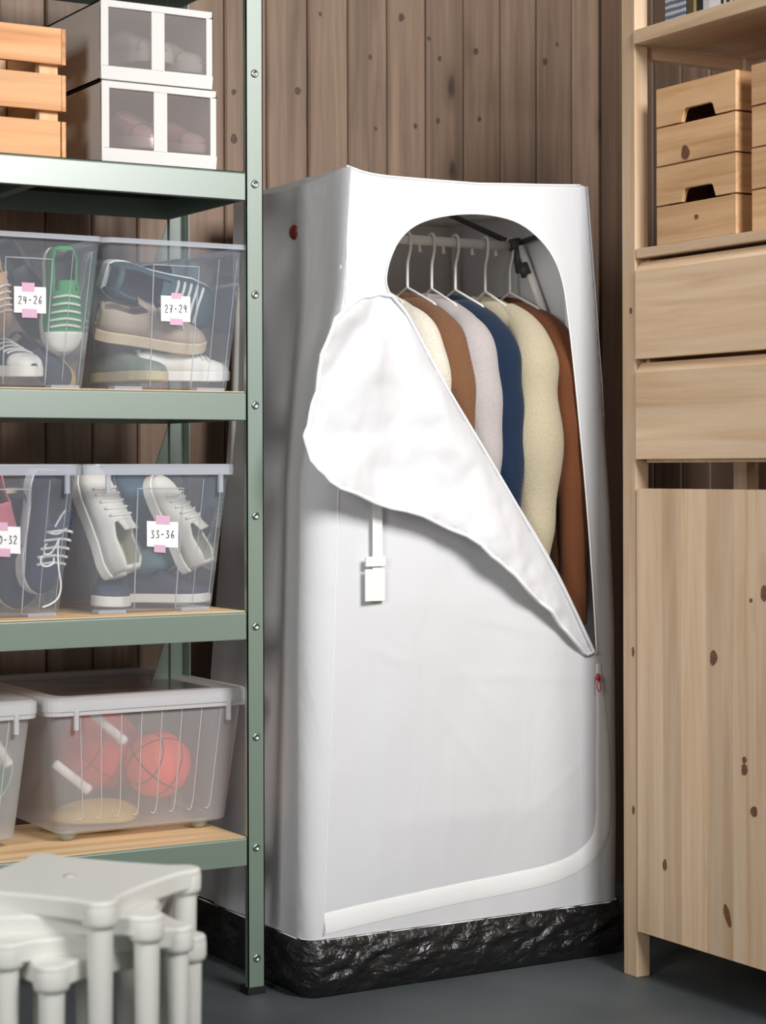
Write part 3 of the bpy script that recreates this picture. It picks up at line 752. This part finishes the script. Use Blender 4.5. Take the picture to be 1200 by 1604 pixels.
# ------------------------------------------------------------------ shoes
def make_shoe(label, L, upper, sole, toe=None, lace=None, lining=(70, 66, 62), high=1.0, tname='sneaker', group='shoes in the storage boxes'):
    r_ = root(tname, label, 'shoe', group=group); k = L / .22
    key = '%s_%s' % (upper, sole)
    mu = plain('shoe_upper_%d_%d_%d' % upper, upper, .75, bump=.15, bscale=500); ms = plain('shoe_sole_%d_%d_%d' % sole, sole, .6)
    wt = [(0, .019), (.04, .026), (.12, .031), (.3, .030), (.5, .034), (.7, .040), (.85, .037), (.94, .027), (.98, .016), (1, .006)]
    ht = [(0, .050), (.1, .060), (.3, .052), (.43, .062), (.55, .050), (.7, .036), (.85, .028), (.94, .021), (1, .008)]
    NT, NS = 26, 15; V = []; F = []
    def pt(t, s, e=0):
        w = interp(wt, t) * k + e; h = interp(ht, t) * k * (high if t < .5 else 1) + e; a = math.pi * s
        return Vector(((t - .5) * L, w * math.copysign(abs(math.cos(a)) ** .75, math.cos(a)), .018 * k + h * math.sin(a) ** .55))
    for i in range(NT + 1):
        for j in range(NS + 1): V.append(pt(i / NT, j / NS))
    for i in range(NT):
        t = (i + .5) / NT
        for j in range(NS):
            s = (j + .5) / NS
            if .05 < t < .43 and .27 < s < .73: continue
            F.append((i * (NS + 1) + j, (i + 1) * (NS + 1) + j, (i + 1) * (NS + 1) + j + 1, i * (NS + 1) + j + 1))
    up = MB().add(V, F).build('upper', mu, r_, smooth=True, solid=.004 * k, fix=False)
    ts = [i / 30 for i in range(31)]
    P = [((t - .5) * L * 1.03, (interp(wt, t) * 1.08 + .0015) * k) for t in ts]; P = P + [(x, -y) for x, y in P[::-1]]
    MB().prism(P, 2, 0, .024 * k).build('sole', ms, r_, bevel=.003, seg=2)
    MB().prism([(x * .93, y * .88) for x, y in P], 2, .024 * k, .026 * k).build('insole', plain('shoe_lining_%d_%d_%d' % lining, lining, .9), r_)
    if toe:
        V = []; F = []
        for i in range(9):
            for j in range(NS + 1): V.append(pt(lerp(.80, 1, i / 8), j / NS, .0022))
        for i in range(8):
            for j in range(NS): F.append((i * (NS + 1) + j, (i + 1) * (NS + 1) + j, (i + 1) * (NS + 1) + j + 1, i * (NS + 1) + j + 1))
        MB().add(V, F).build('toe_cap', plain('shoe_toe_%d_%d_%d' % toe, toe, .55), r_, smooth=True, solid=.002, fix=False)
    if lace:
        ml = plain('lace_%d_%d_%d' % lace, lace, .8)
        for t in (.47, .54, .61, .68, .74):
            MB().tube([pt(t + .02 * abs(q - 5) / 5, lerp(.26, .74, q / 10), .0035) for q in range(11)], .0028 * k, 6).build('lace', ml, r_, smooth=True)
        tg = [[pt(t, s, -.003) + Vector((-.02 * k if t < .45 else 0, 0, .014 * k if t < .45 else 0)) for s in (.32, .4, .5, .6, .68)] for t in (.42, .5, .58, .68)]
        MB().loft(tg, False, False, False).build('tongue', mu, r_, smooth=True, solid=.003, fix=False)
    return r_
def pose(o, loc, toe, up):
    x = Vector(toe).normalized(); z = Vector(up); z = (z - x * z.dot(x)).normalized(); y = z.cross(x)
    o.rotation_euler = Matrix((x, y, z)).transposed().to_euler(); o.location = loc
    return o
def shoe(label, u, v, y, toe, up, L, *a, **k):
    """u, v: where the middle of the shoe is seen; the origin lies in the middle of the sole"""
    o = make_shoe(label, L, *a, **k); pose(o, (0, 0, 0), toe, up)
    c = at(u, v, y); o.location = c - o.rotation_euler.to_matrix() @ Vector((0, 0, .03 * L / .22)); return o

# ------------------------------------------------------------------ storage boxes
def rrect(x0, x1, y0, y1, z, r_=.022, n=5):
    P = []
    for (cx, cy, a0) in ((x0 + r_, y0 + r_, math.pi), (x1 - r_, y0 + r_, 1.5 * math.pi), (x1 - r_, y1 - r_, 0), (x0 + r_, y1 - r_, .5 * math.pi)):
        for k in range(n + 1):
            a = a0 + .5 * math.pi * k / n; P.append(Vector((cx + r_ * math.cos(a), cy + r_ * math.sin(a), z)))
    return P
DIG = {'0': [[(.4, 1), (.1, .75), (.1, .25), (.4, 0), (.7, .25), (.7, .75), (.4, 1)]], '2': [[(.05, .8), (.3, 1), (.65, .95), (.68, .65), (.05, .02), (.75, .02)]],
       '3': [[(.1, .95), (.65, .98), (.3, .58), (.68, .4), (.6, .08), (.05, .04)]], '4': [[(.2, 1), (.05, .45), (.75, .45)], [(.6, .9), (.5, 0)]],
       '6': [[(.62, 1), (.2, .6), (.08, .2), (.35, 0), (.68, .15), (.6, .42), (.12, .35)]], '7': [[(.05, .95), (.72, .97), (.3, 0)], [(.15, .5), (.65, .52)]],
       '9': [[(.65, .8), (.35, 1), (.08, .75), (.3, .5), (.65, .65), (.68, .9), (.55, 0)]], '-': [[(.1, .48), (.6, .5)]], '.': [[(.1, .0), (.16, .05)]]}
class Bin:
    def __init__(s, name, label, x0, x1, z0, h, y0, dep, over, fover, mats, group, rimh=.018, clips=True):
        s.x0, s.x1, s.z0, s.h, s.y0, s.over, s.fover = x0, x1, z0, h, y0, over, fover
        s.O = (x0, y0, z0); s.r = root(name, label, 'storage box', s.O, group=group); s.mats = mats
        y1 = y0 + dep; rings = []
        for k in range(6):
            t = k / 5; rings.append(rrect(x0 - over * t, x1 + over * t, y0 - fover * t, y1 + .02 * t, z0 + h * t))
        m = MB(s.O).loft([rrect(x0 + .006, x1 - .006, y0 + .006, y1 - .006, z0)] + [[p + Vector((0, 0, .004)) for p in rings[0]]] + rings[1:], True, False)
        m.build('body', M[mats[0]], s.r, smooth=False, fix=False)
        def rg(e, dz): return rrect(x0 - over - e, x1 + over + e, y0 - fover - e, y1 + .02 + e, z0 + h + dz, .024)
        MB(s.O).loft([rg(-.001, -.001), rg(.0, .001), rg(.006, .001), rg(.007, -.003), rg(.007, -rimh), rg(.0055, -rimh), rg(.0055, -.004), rg(-.001, -.004)], False, False).build('rim', M[mats[1]], s.r, smooth=False, fix=False)
        if clips:
            for q in (.12, .90):
                p = s.fr(q, 1, -.006)
                MB(s.O).box((p.x - .004, p.y - .004, p.z - .05), (p.x + .004, p.y + .004, p.z - .015)).build('rib', M[mats[1]], s.r, bevel=.001)
    def fr(s, q, t, e=0):
        """point on the sloping front, q across, t up"""
        return Vector((lerp(s.x0 - s.over * t, s.x1 + s.over * t, q), s.y0 - s.fover * t - .0006 + e, s.z0 + s.h * t))
    def uvq(s, u, v):
        y = s.y0 - s.fover * .5
        for _ in range(4):
            p = at(u, v, y); t = (p.z - s.z0) / s.h; y = s.y0 - s.fover * t
        return p
    def line(s, pts, r_=.0014, name='panel_ridge'):
        MB(s.O).tube(resample([tuple(s.fr(q, t, -.0008)) for q, t in pts], .02, False), r_, 6).build(name, M[s.mats[1]], s.r, smooth=True)
    def card(s, u0, v0, u1, v1, text, tapes):
        def pt(u, v, e): p = s.uvq(u, v); return Vector((p.x, p.y - e, p.z))
        def quad(a, b_, c, d, e, th):
            P = [pt(*a, e), pt(*b_, e), pt(*c, e), pt(*d, e)]; Q = [p + Vector((0, -th, 0)) for p in P]
            return P + Q, [(0, 1, 2, 3), (7, 6, 5, 4), (0, 4, 5, 1), (1, 5, 6, 2), (2, 6, 7, 3), (3, 7, 4, 0)]
        c = MB(s.O).add(*quad((u0, v0), (u1, v0 + 2), (u1, v1 + 2), (u0, v1), .0018, .0006)).build('size_label', M['card'], s.r)
        c['label'] = 'white paper card reading ' + text
        for (a, b_, p, q) in tapes:
            MB(s.O).add(*quad((a, p), (b_, p + 1), (b_, q + 1), (a, q), .0025, .0003)).build('tape', M['tape'], c)
        g = MB(s.O); w = (u1 - u0) * .80 / len(text); x = u0 + (u1 - u0) * .13
        for chx in text:
            for st in DIG[chx]:
                hh = (v1 - v0) * .30; vm = (v0 + v1) / 2 + hh * .5
                pp = [pt(x + a * w * .8, vm - c_ * hh + 1, .0026) for a, c_ in st]
                g.tube(pp, .0009, 5)
            x += w
        g.build('lettering', M['ink'], c)
KL = ('bin', 'binrim')
G1 = 'clear shoe boxes on the metal rack'
def X(u, y): return at(u, 800, y).x
yb = 3.368
def smallbin(label, uL, uR, z, h=.262, clips=True):
    b_ = Bin('clear_storage_box', label, X(uL, yb), X(uR, yb), z + .0026, h, yb, .31, .020, .034, KL, G1, clips=clips, rimh=.018 if clips else .008)
    b_.line([(.33, .02), (.335, .84), (.66, .84), (.665, .02)])
    for q in (.80, .93): b_.line([(q, .04), (q, .9)], .0008)
    for q0, q1 in ((.0, .32), (.67, 1.0)):
        p, q = b_.fr(q0 + .05, 0), b_.fr(q1 - .05, 0)
        MB(b_.O).box((p.x, p.y - .001, b_.z0 - .0005), (q.x, p.y + .03, b_.z0 + .006)).build('base_foot', M['binrim'], b_.r, bevel=.001)
    return b_
bA = smallbin('clear shoe box labelled 24-26 with green sneaker inside', -62, 134, SH[2], clips=False)
bB = smallbin('clear shoe box labelled 27-29 with teal and beige shoes inside', 170, 361, SH[2], clips=False)
bC = smallbin('clear shoe box labelled 30-32 with navy shoes inside', -100, 97, SH[1])
bD = smallbin('clear shoe box labelled 33-36 with white sneakers inside', 144, 336, SH[1])
bA.card(22, 447, 72, 488, '24-26', [(34, 54, 441, 455), (34, 58, 482, 496)])
bB.card(252, 462, 298, 502, '27-29', [(268, 284, 458, 467), (266, 286, 498, 508)])
bC.card(-16, 822, 31, 864, '30-32', [(-6, 11, 816, 829), (-6, 15, 857, 870)])
bD.card(229, 815, 278, 855, '33-36', [(243, 265, 806, 820), (240, 258, 852, 864)])

# big frosted boxes on the lowest shelf
KF = ('frost', 'frostrim'); yE = 3.425
def bigbin(label, uL, uR):
    z = SH[0] + .0165
    b_ = Bin('lidded_storage_box', label, X(uL, yE), X(uR, yE), z, .238, yE, .375, .024, .024, KF, 'frosted lidded boxes on the lowest shelf', rimh=.024)
    x0, x1 = b_.x0 - .030, b_.x1 + .030; y0, y1 = yE - .031, yE + .428; zt = z + .238
    rg = lambda e, dz, r_=.028: rrect(x0 + e, x1 - e, y0 + e, y1 - e, zt + dz, r_)
    MB(b_.O).loft([rg(-.003, -.016), rg(-.003, .004), rg(.004, .008), rg(.030, .008), rg(.040, .002, .02)], False, False).build('lid_rim', M['frostrim'], b_.r, fix=False)
    MB(b_.O).loft([rg(.039, .0025, .02), rg(.2, .0025, .01)], False, True).build('lid', M['frostlid'], b_.r, fix=False)
    for q in (.085, .86):
        for yy in (yE + .03, yE + .35):
            p = b_.fr(q, 0)
            MB(b_.O).lathe([(.0, -.0148), (.008, -.0145), (.013, -.010), (.0175, -.003), (.0175, .002)], (p.x, yy, z), 18).build('foot', M['foot'], b_.r, smooth=True)
    for k in range(8):
        q = .14 + k * .105
        b_.line([(q - .035, .115), (q - .018, .105), (q - .006, .125), (q, .19), (q + .002, .55), (q + .004, .97)], .0011, 'rib')
    return b_
bE = bigbin('frosted lidded box with red balls on the lowest rack shelf', 90, 356)
bF = bigbin('frosted lidded box cut off by the left picture edge', -256, 25)

# balls and slanting white streaks inside, the streaks shaped as solid tubes
def ball(label, u, v, y, r_, c, seam, name='basketball', cat='ball', stripes=True):
    p = at(u, v, y); o = root(name, label, cat, tuple(p - Vector((0, 0, r_))), group='balls in the frosted boxes')
    MB().lathe([(r_ * math.sin(math.pi * k / 20), r_ - r_ * math.cos(math.pi * k / 20)) for k in range(21)], n=32).build('shell', plain(name + '_rubber_%d_%d_%d' % c, c, .55, bump=.2, bscale=500), o, smooth=True)
    ms = plain('ball_seam_%d_%d_%d' % seam, seam, .7); R_ = Matrix.Rotation(.6, 3, 'X') @ Matrix.Rotation(.5, 3, 'Y')
    g = MB()
    cs = [((1, 0, 0), 0), ((0, 1, 0), 0), ((0, 0, 1), .0), ((1, 0, 0), .6), ((1, 0, 0), -.6)]
    for ax, off in cs:
        a = R_ @ Vector(ax); b_ = a.orthogonal().normalized(); d = a.cross(b_); q = math.sqrt(1 - off * off)
        g.tube([(a * off + (b_ * math.cos(w) + d * math.sin(w)) * q) * r_ * 1.001 + Vector((0, 0, r_)) for w in [2 * math.pi * k / 40 for k in range(40)]], .0012, 5, True)
    g.build('seam', ms, o, smooth=True)
    return o
ball('small red basketball with dark seams at the front of frosted box', 246, 1196, 3.485, .0615, (238, 84, 60), (44, 28, 26))
ball('larger red ball blurred behind the basketball in frosted box', 152, 1172, 3.60, .080, (232, 66, 52), (150, 46, 40), 'red_ball')
ball('green and white ball in the box at the left edge', -40, 1205, 3.53, .066, (30, 110, 84), (226, 228, 226), 'green_ball')
MW = plain('white_streak_plastic', (238, 232, 226), .4)
def streak(label, a, b_, y, r_):  # one white streak, drawn as a capped tube
    p, q = at(*a, y), at(*b_, y); o = root('white_streak', label, 'streak', tuple(p), group='white streaks in the frosted boxes')
    d = (q - p)
    MB().tube([(0, 0, 0), d * .03, d * .97, d], [r_ * .7, r_, r_, r_ * .7], 12).build('shaft', MW, o, smooth=True)
    MB().tube([d * .9, d * 1.02], [r_ * 1.15, r_ * 1.1], 12).build('end_cap', MW, o, smooth=True)
streak('upper white rod slanting across the larger red ball', (143, 1115), (193, 1160), 3.440, .0085)
streak('lower white rod slanting under the larger red ball', (84, 1194), (137, 1236), 3.443, .0085)
streak('white rod beside the green ball in left frosted box', (-14, 1150), (12, 1196), 3.443, .0085)
ylw = plain('straw_yellow_cloth', (196, 168, 96), .9, bump=.3, bscale=120)
o = root('yellow_cloth_pile', 'folded yellow cloth on the bottom of frosted box', 'cloth', tuple(at(150, 1268, 3.52)))
rings = []
for j in range(9):
    t = j / 8; rr_ = math.sqrt(max(0.02, 1 - t ** 2))
    rings.append([Vector((.085 * rr_ * math.cos(a) * (1 + .1 * math.sin(3 * a + t)), .065 * rr_ * math.sin(a) * (1 + .1 * math.sin(4 * a)), .035 * t - .014)) for a in [2 * math.pi * k / 24 for k in range(24)]])
MB().loft(rings).build('cloth', ylw, o, smooth=True)

# shoes: box 24-26
WH = (232, 228, 220)
shoe('green canvas sneaker with white toe cap hanging toe down', 98, 470, 3.425, (.02, -.02, -1), (-.15, -1, .1), .185, (58, 148, 84), WH, WH, WH)
shoe('black sneaker with white rubber toe, bottom left of the box 24-26', 8, 566, 3.48, (.25, -1, -.05), (0, -.15, 1), .18, (40, 42, 46), WH, WH, (210, 210, 206))
shoe('dark shoe with yellow and red edged sole, bottom of box 24-26', 66, 566, 3.47, (.35, -.6, -.5), (-.8, -.2, .6), .14, (44, 50, 62), (196, 160, 96), None, None)
shoe('dark grey shoe behind the label card 24-26', 40, 450, 3.55, (.4, -.2, -.9), (-.3, -.9, 0), .19, (66, 68, 74), (110, 108, 104), None, (90, 90, 90))
shoe('peach coloured shoe at the left edge of box 24-26', -14, 455, 3.45, (.3, 0, -1), (.4, -.9, 0), .16, (206, 164, 122), WH, None, WH)
# box 27-29
shoe('dark teal sneaker with pale sole lying on its side', 258, 462, 3.46, (1, .1, -.25), (-.15, -1, -.1), .24, (62, 88, 98), (214, 220, 220), None, (222, 220, 214), (36, 44, 54))
shoe('beige grey shoe in the middle of box 27-29', 238, 515, 3.425, (1, -.25, -.12), (0, -.45, 1), .20, (176, 160, 142), (208, 190, 160), None, (210, 198, 180))
shoe('white low sneaker on the bottom of box 27-29', 286, 575, 3.43, (1, -.25, 0), (0, -.12, 1), .17, WH, (236, 234, 228), None, (240, 238, 232))
shoe('sage green shoe at the bottom left of box 27-29', 204, 578, 3.46, (.35, -1, 0), (.1, -.2, 1), .17, (122, 136, 124), (190, 178, 140), None, None)
shoe('blue grey shoe standing at the back of box 27-29', 262, 430, 3.60, (1, .2, .1), (0, -1, .1), .16, (116, 136, 146), (200, 204, 206), None, None)
# box 30-32
o = shoe('navy sneaker with trailing white laces, standing upright', 72, 832, 3.42, (-.04, .05, -1), (.3, -1, 0), .215, (52, 62, 84), (208, 212, 214), None, (224, 224, 222))
shoe('dark navy shoe behind the label card 30-32', 24, 860, 3.47, (.1, .1, -1), (-.2, -1, 0), .21, (48, 54, 70), (206, 190, 160), None, None)
shoe('pink shoe at the left edge of box 30-32', -6, 800, 3.42, (.25, -.1, -1), (.1, -1, .1), .15, (216, 120, 130), (232, 190, 190), None, None)
ml = plain('loose_lace', (226, 226, 222), .8)
LC = MB()
for pts in ([(103, 797), (96, 806), (88, 820), (86, 824)], [(104, 826), (98, 832), (88, 836), (78, 834)], [(73, 850), (68, 858), (69, 868), (80, 866), (88, 852), (92, 842)], [(69, 868), (63, 872), (64, 884), (72, 887), (84, 882), (84, 872)], [(92, 842), (90, 860), (91, 890), (96, 915), (92, 935), (80, 945), (66, 950)]):
    LC.tube([at(u, v, 3.352 + .00028 * (v - 780) * .12) for u, v in smoothpoly(pts, 2)], .0016, 6)
o2 = root('shoelace', 'loose white shoelace dangling in front of the navy sneaker', 'shoelace', tuple(at(85, 940, 3.36)))
LC.V = [v - o2.location for v in LC.V]; LC.build('cord', ml, o2, smooth=True)
# box 33-36
CRM = (222, 216, 196)
shoe('white leather sneaker standing on its heel, nearest the box 30-32', 166, 812, 3.425, (-.20, .28, 1), (.45, -1, .25), .205, (226, 222, 212), (234, 231, 222), None, (236, 232, 224), (196, 190, 150))
shoe('white leather sneaker standing on its heel behind the card 33-36', 278, 815, 3.44, (-.38, .2, 1), (.7, -1, .25), .185, (222, 218, 206), (234, 231, 222), None, (236, 232, 224), (196, 190, 150))
shoe('navy sneaker with white sole lying at left of box 33-36', 176, 924, 3.475, (-.5, -1, 0), (0, -.1, 1), .18, (56, 62, 84), (224, 220, 212), None, None)
shoe('plum navy sneaker with white sole lying at right of box 33-36', 258, 922, 3.46, (.9, -.6, 0), (0, -.1, 1), .16, (66, 62, 80), (224, 220, 212), None, None)
shoe('blue shoe leaning at the back of box 33-36', 222, 790, 3.56, (-.35, .3, 1), (.2, -1, .2), .17, (74, 104, 130), (120, 140, 156), None, None)
shoe('teal grey shoe in the middle of box 33-36', 232, 885, 3.50, (.6, -.5, .5), (-.3, -.6, .6), .16, (104, 128, 134), (170, 180, 178), None, None)

# ------------------------------------------------------------------ white fabric shoe boxes with windows
M['boxfab'] = cloth('white_box_fabric', (226, 218, 210), .2, .85, .1)
M['frame'] = cloth('white_box_frame', (222, 219, 216), .1, .85, .12)
M['mesh'] = clear('grey_mesh_window', (176, 168, 166), .42, .5, .3)
def fabric_box(label, uL, uR, z0, h, yf, dep=.31):
    x0, x1 = X(uL, yf), X(uR, yf); o = root('fabric_shoe_box', label, 'shoe box', (x0, yf, z0), group='white fabric shoe boxes on the top rack shelf'); O_ = (x0, yf, z0); t = .003
    MB(O_).box((x0, yf + .002, z0), (x0 + t, yf + dep, z0 + h)).build('side_panel', M['boxfab'], o)
    MB(O_).box((x1 - t, yf + .002, z0), (x1, yf + dep, z0 + h)).build('side_panel', M['boxfab'], o)
    MB(O_).box((x0, yf + dep - t, z0), (x1, yf + dep, z0 + h)).build('back_panel', M['boxfab'], o)
    MB(O_).box((x0, yf + .002, z0), (x1, yf + dep, z0 + t)).build('bottom_panel', M['boxfab'], o)
    MB(O_).box((x0, yf + .002, z0 + h - t), (x1, yf + dep, z0 + h)).build('top_panel', M['boxfab'], o)
    w = x1 - x0; a, c = x0 + .014, x1 - .012; m0, m1 = x0 + w * .445, x0 + w * .565; zb, zt = z0 + .024, z0 + h - .012
    P = lambda xa_, xb_, za, zc: [(xa_, za), (xb_, za), (xb_, zc), (xa_, zc)]
    f = MB(O_)
    for q in (P(x0, x1, z0, zb), P(x0, x1, zt, z0 + h), P(x0, a, zb, zt), P(c, x1, zb, zt), P(m0, m1, zb, zt)): f.prism(q, 1, yf - .004, yf + .002)
    f.build('front_frame', M['frame'], o, bevel=.001, seg=1)
    for q in (P(a, m0, zb, zt), P(m1, c, zb, zt)): MB(O_).prism(q, 1, yf - .0008, yf).build('window', M['mesh'], o)
    return x0, x1
ZT = SH[3] + .0022; yS = 3.338
fabric_box('lower white fabric shoe box with pink shoes behind its windows', 160, 339, ZT, .141, yS)
fabric_box('upper white fabric shoe box with white shoes behind its windows', 159, 333, ZT + .1425, .139, yS - .002)
GS = 'shoes in the fabric boxes'
shoe('pink shoe behind the left window of lower fabric box', 200, 212, 3.43, (.25, -1, -.1), (0, 0, 1), .19, (222, 164, 164), (236, 206, 200), (232, 186, 182), (236, 190, 196), group=GS)
shoe('pink shoe behind the right window of lower fabric box', 274, 222, 3.43, (.3, -1, -.1), (0, 0, 1), .16, (220, 168, 166), (236, 206, 200), (232, 190, 184), None, group=GS)
shoe('white shoe behind the left window of upper fabric box', 205, 82, 3.43, (.35, -1, -.05), (0, 0, 1), .19, (226, 224, 214), WH, (228, 226, 216), None, group=GS)
shoe('white shoe behind the right window of upper fabric box', 268, 98, 3.43, (.3, -1, -.1), (0, 0, 1), .17, (226, 224, 214), WH, (228, 226, 216), None, group=GS)

# ------------------------------------------------------------------ slatted crate
yC = 3.336; x1 = X(105.5, yC); x0 = x1 - .44; dp = .30
cr = root('slatted_crate', 'pine crate of wide slats on the top rack shelf', 'crate', (x0, yC, ZT)); CO = (x0, yC, ZT)
hs, gp, t = .0625, .0175, .012
for lev in range(3):
    z = ZT + lev * (hs + gp)
    sh_ = .0 if lev else -.002
    MB(CO).box((x0 + .002, yC, z), (x1 - .0085 + sh_, yC + t, z + hs)).build('front_slat', M['crate_x'], cr, bevel=.0012)
    MB(CO).box((x0 + .002, yC + dp - t, z), (x1 - .0085, yC + dp, z + hs)).build('back_slat', M['crate_x'], cr, bevel=.0012)
    MB(CO).box((x1 - .0080, yC + .001, z), (x1, yC + dp - .001, z + hs)).build('side_slat', M['crate_y'], cr, bevel=.0012)
    MB(CO).box((x0 - .006, yC + .001, z), (x0 + .0015, yC + dp - .001, z + hs)).build('side_slat', M['crate_y'], cr, bevel=.0012)
for px in (x0 + .006, x1 - .0085 - .036):
    for py in (yC + t + .0005, yC + dp - t - .0205): MB(CO).box((px, py, ZT), (px + .034, py + .020, ZT + 3 * hs + 2 * gp - .004)).build('corner_post', M['crate_z'], cr, bevel=.001)
for k in range(3): MB(CO).box((x0 + .02, yC + .036 + k * .08, ZT + .001), (x1 - .02, yC + .036 + k * .08 + .066, ZT + .009)).build('bottom_slat', M['crate_x'], cr)
dk = plain('dark_blue_cloth', (44, 46, 66), .9, bump=.4, bscale=60)
o = root('folded_cloth', 'dark blue cloth lying inside the slatted crate', 'cloth', (x0 + .20, yC + .15, ZT + .0095))
rings = []
for j in range(9):
    q = j / 8; rr_ = (1 - q ** 4) ** .5 * .98 + .02
    rings.append([Vector((.17 * rr_ * math.copysign(abs(math.cos(a)) ** .5, math.cos(a)), .085 * rr_ * math.copysign(abs(math.sin(a)) ** .5, math.sin(a)), .115 * q + .008 * math.sin(5 * a) * q)) for a in [2 * math.pi * k / 32 for k in range(32)]])
MB().loft(rings).build('cloth', dk, o, smooth=True)

# ------------------------------------------------------------------ stacked stools
def make_stool():
    r_ = root('childs_stool', '', 'stool', group='stacked white stools'); H_ = .30; Rc = .166; th = .030
    P = []
    for k in range(4):
        a0 = math.pi / 2 * k
        c0 = Vector((Rc * math.cos(a0), Rc * math.sin(a0)))
        for d in range(-60, 61, 20):
            w = a0 + math.radians(d); P.append((c0.x + .0235 * math.cos(w), c0.y + .0235 * math.sin(w)))
        # side, slightly hollow towards the next corner
        a1 = a0 + math.pi / 2; c1 = Vector((Rc * math.cos(a1), Rc * math.sin(a1)))
        for q in (.14, .24, .38, .5, .62, .76, .86):
            m_ = c0.lerp(c1, q); n_ = Vector((math.cos(a0 + math.pi / 4), math.sin(a0 + math.pi / 4)))
            off = .0125 if q in (.14, .86) else .0125 - .0
            off -= .005 * math.sin(math.pi * q) ** 2
            m_ = m_ + n_ * off; P.append((m_.x, m_.y))
    seat = MB().prism(P, 2, H_ - th, H_).build('seat', M['stool'], r_, bevel=.006, seg=3)
    MB().lathe([(.006, -.0005), (.009, .0006), (.0095, .001), (.0, .0012)], (0, 0, H_), 16).build('centre_hole', M['stool'], seat, smooth=True)
    for k in range(4):
        a = math.pi / 2 * k; c = (Rc * math.cos(a), Rc * math.sin(a), 0)
        lg = MB().lathe([(.0, 0), (.0125, 0), (.014, .003), (.0175, H_ - th - .004), (.0175, H_ - th + .004)], c, 20).build('leg', M['stool'], r_, smooth=True)
        MB().lathe([(.0185, H_ - .037), (.0228, H_ - .034), (.0240, H_ - .028), (.0240, H_ - .012), (.0225, H_ - .006), (.018, H_ - .0025), (0, H_ - .001)], c, 24).build('corner_cap', M['stool'], r_, smooth=True)
    return r_
st0 = make_stool()
SL = ['topmost white plastic stool of the stack of four', 'second stool from the top of the white stack', 'third stool from the top of the white stack', 'lowest white stool of the stack, standing on the floor']
for i, (a, z) in enumerate(((-98, .081), (-74, .054), (-52, .027), (-30, 0))):
    s_ = st0 if i == 0 else copy_tree(st0)
    s_.location = (1.077, 2.695, z); s_.rotation_euler = (0, 0, math.radians(a)); s_['label'] = SL[i]
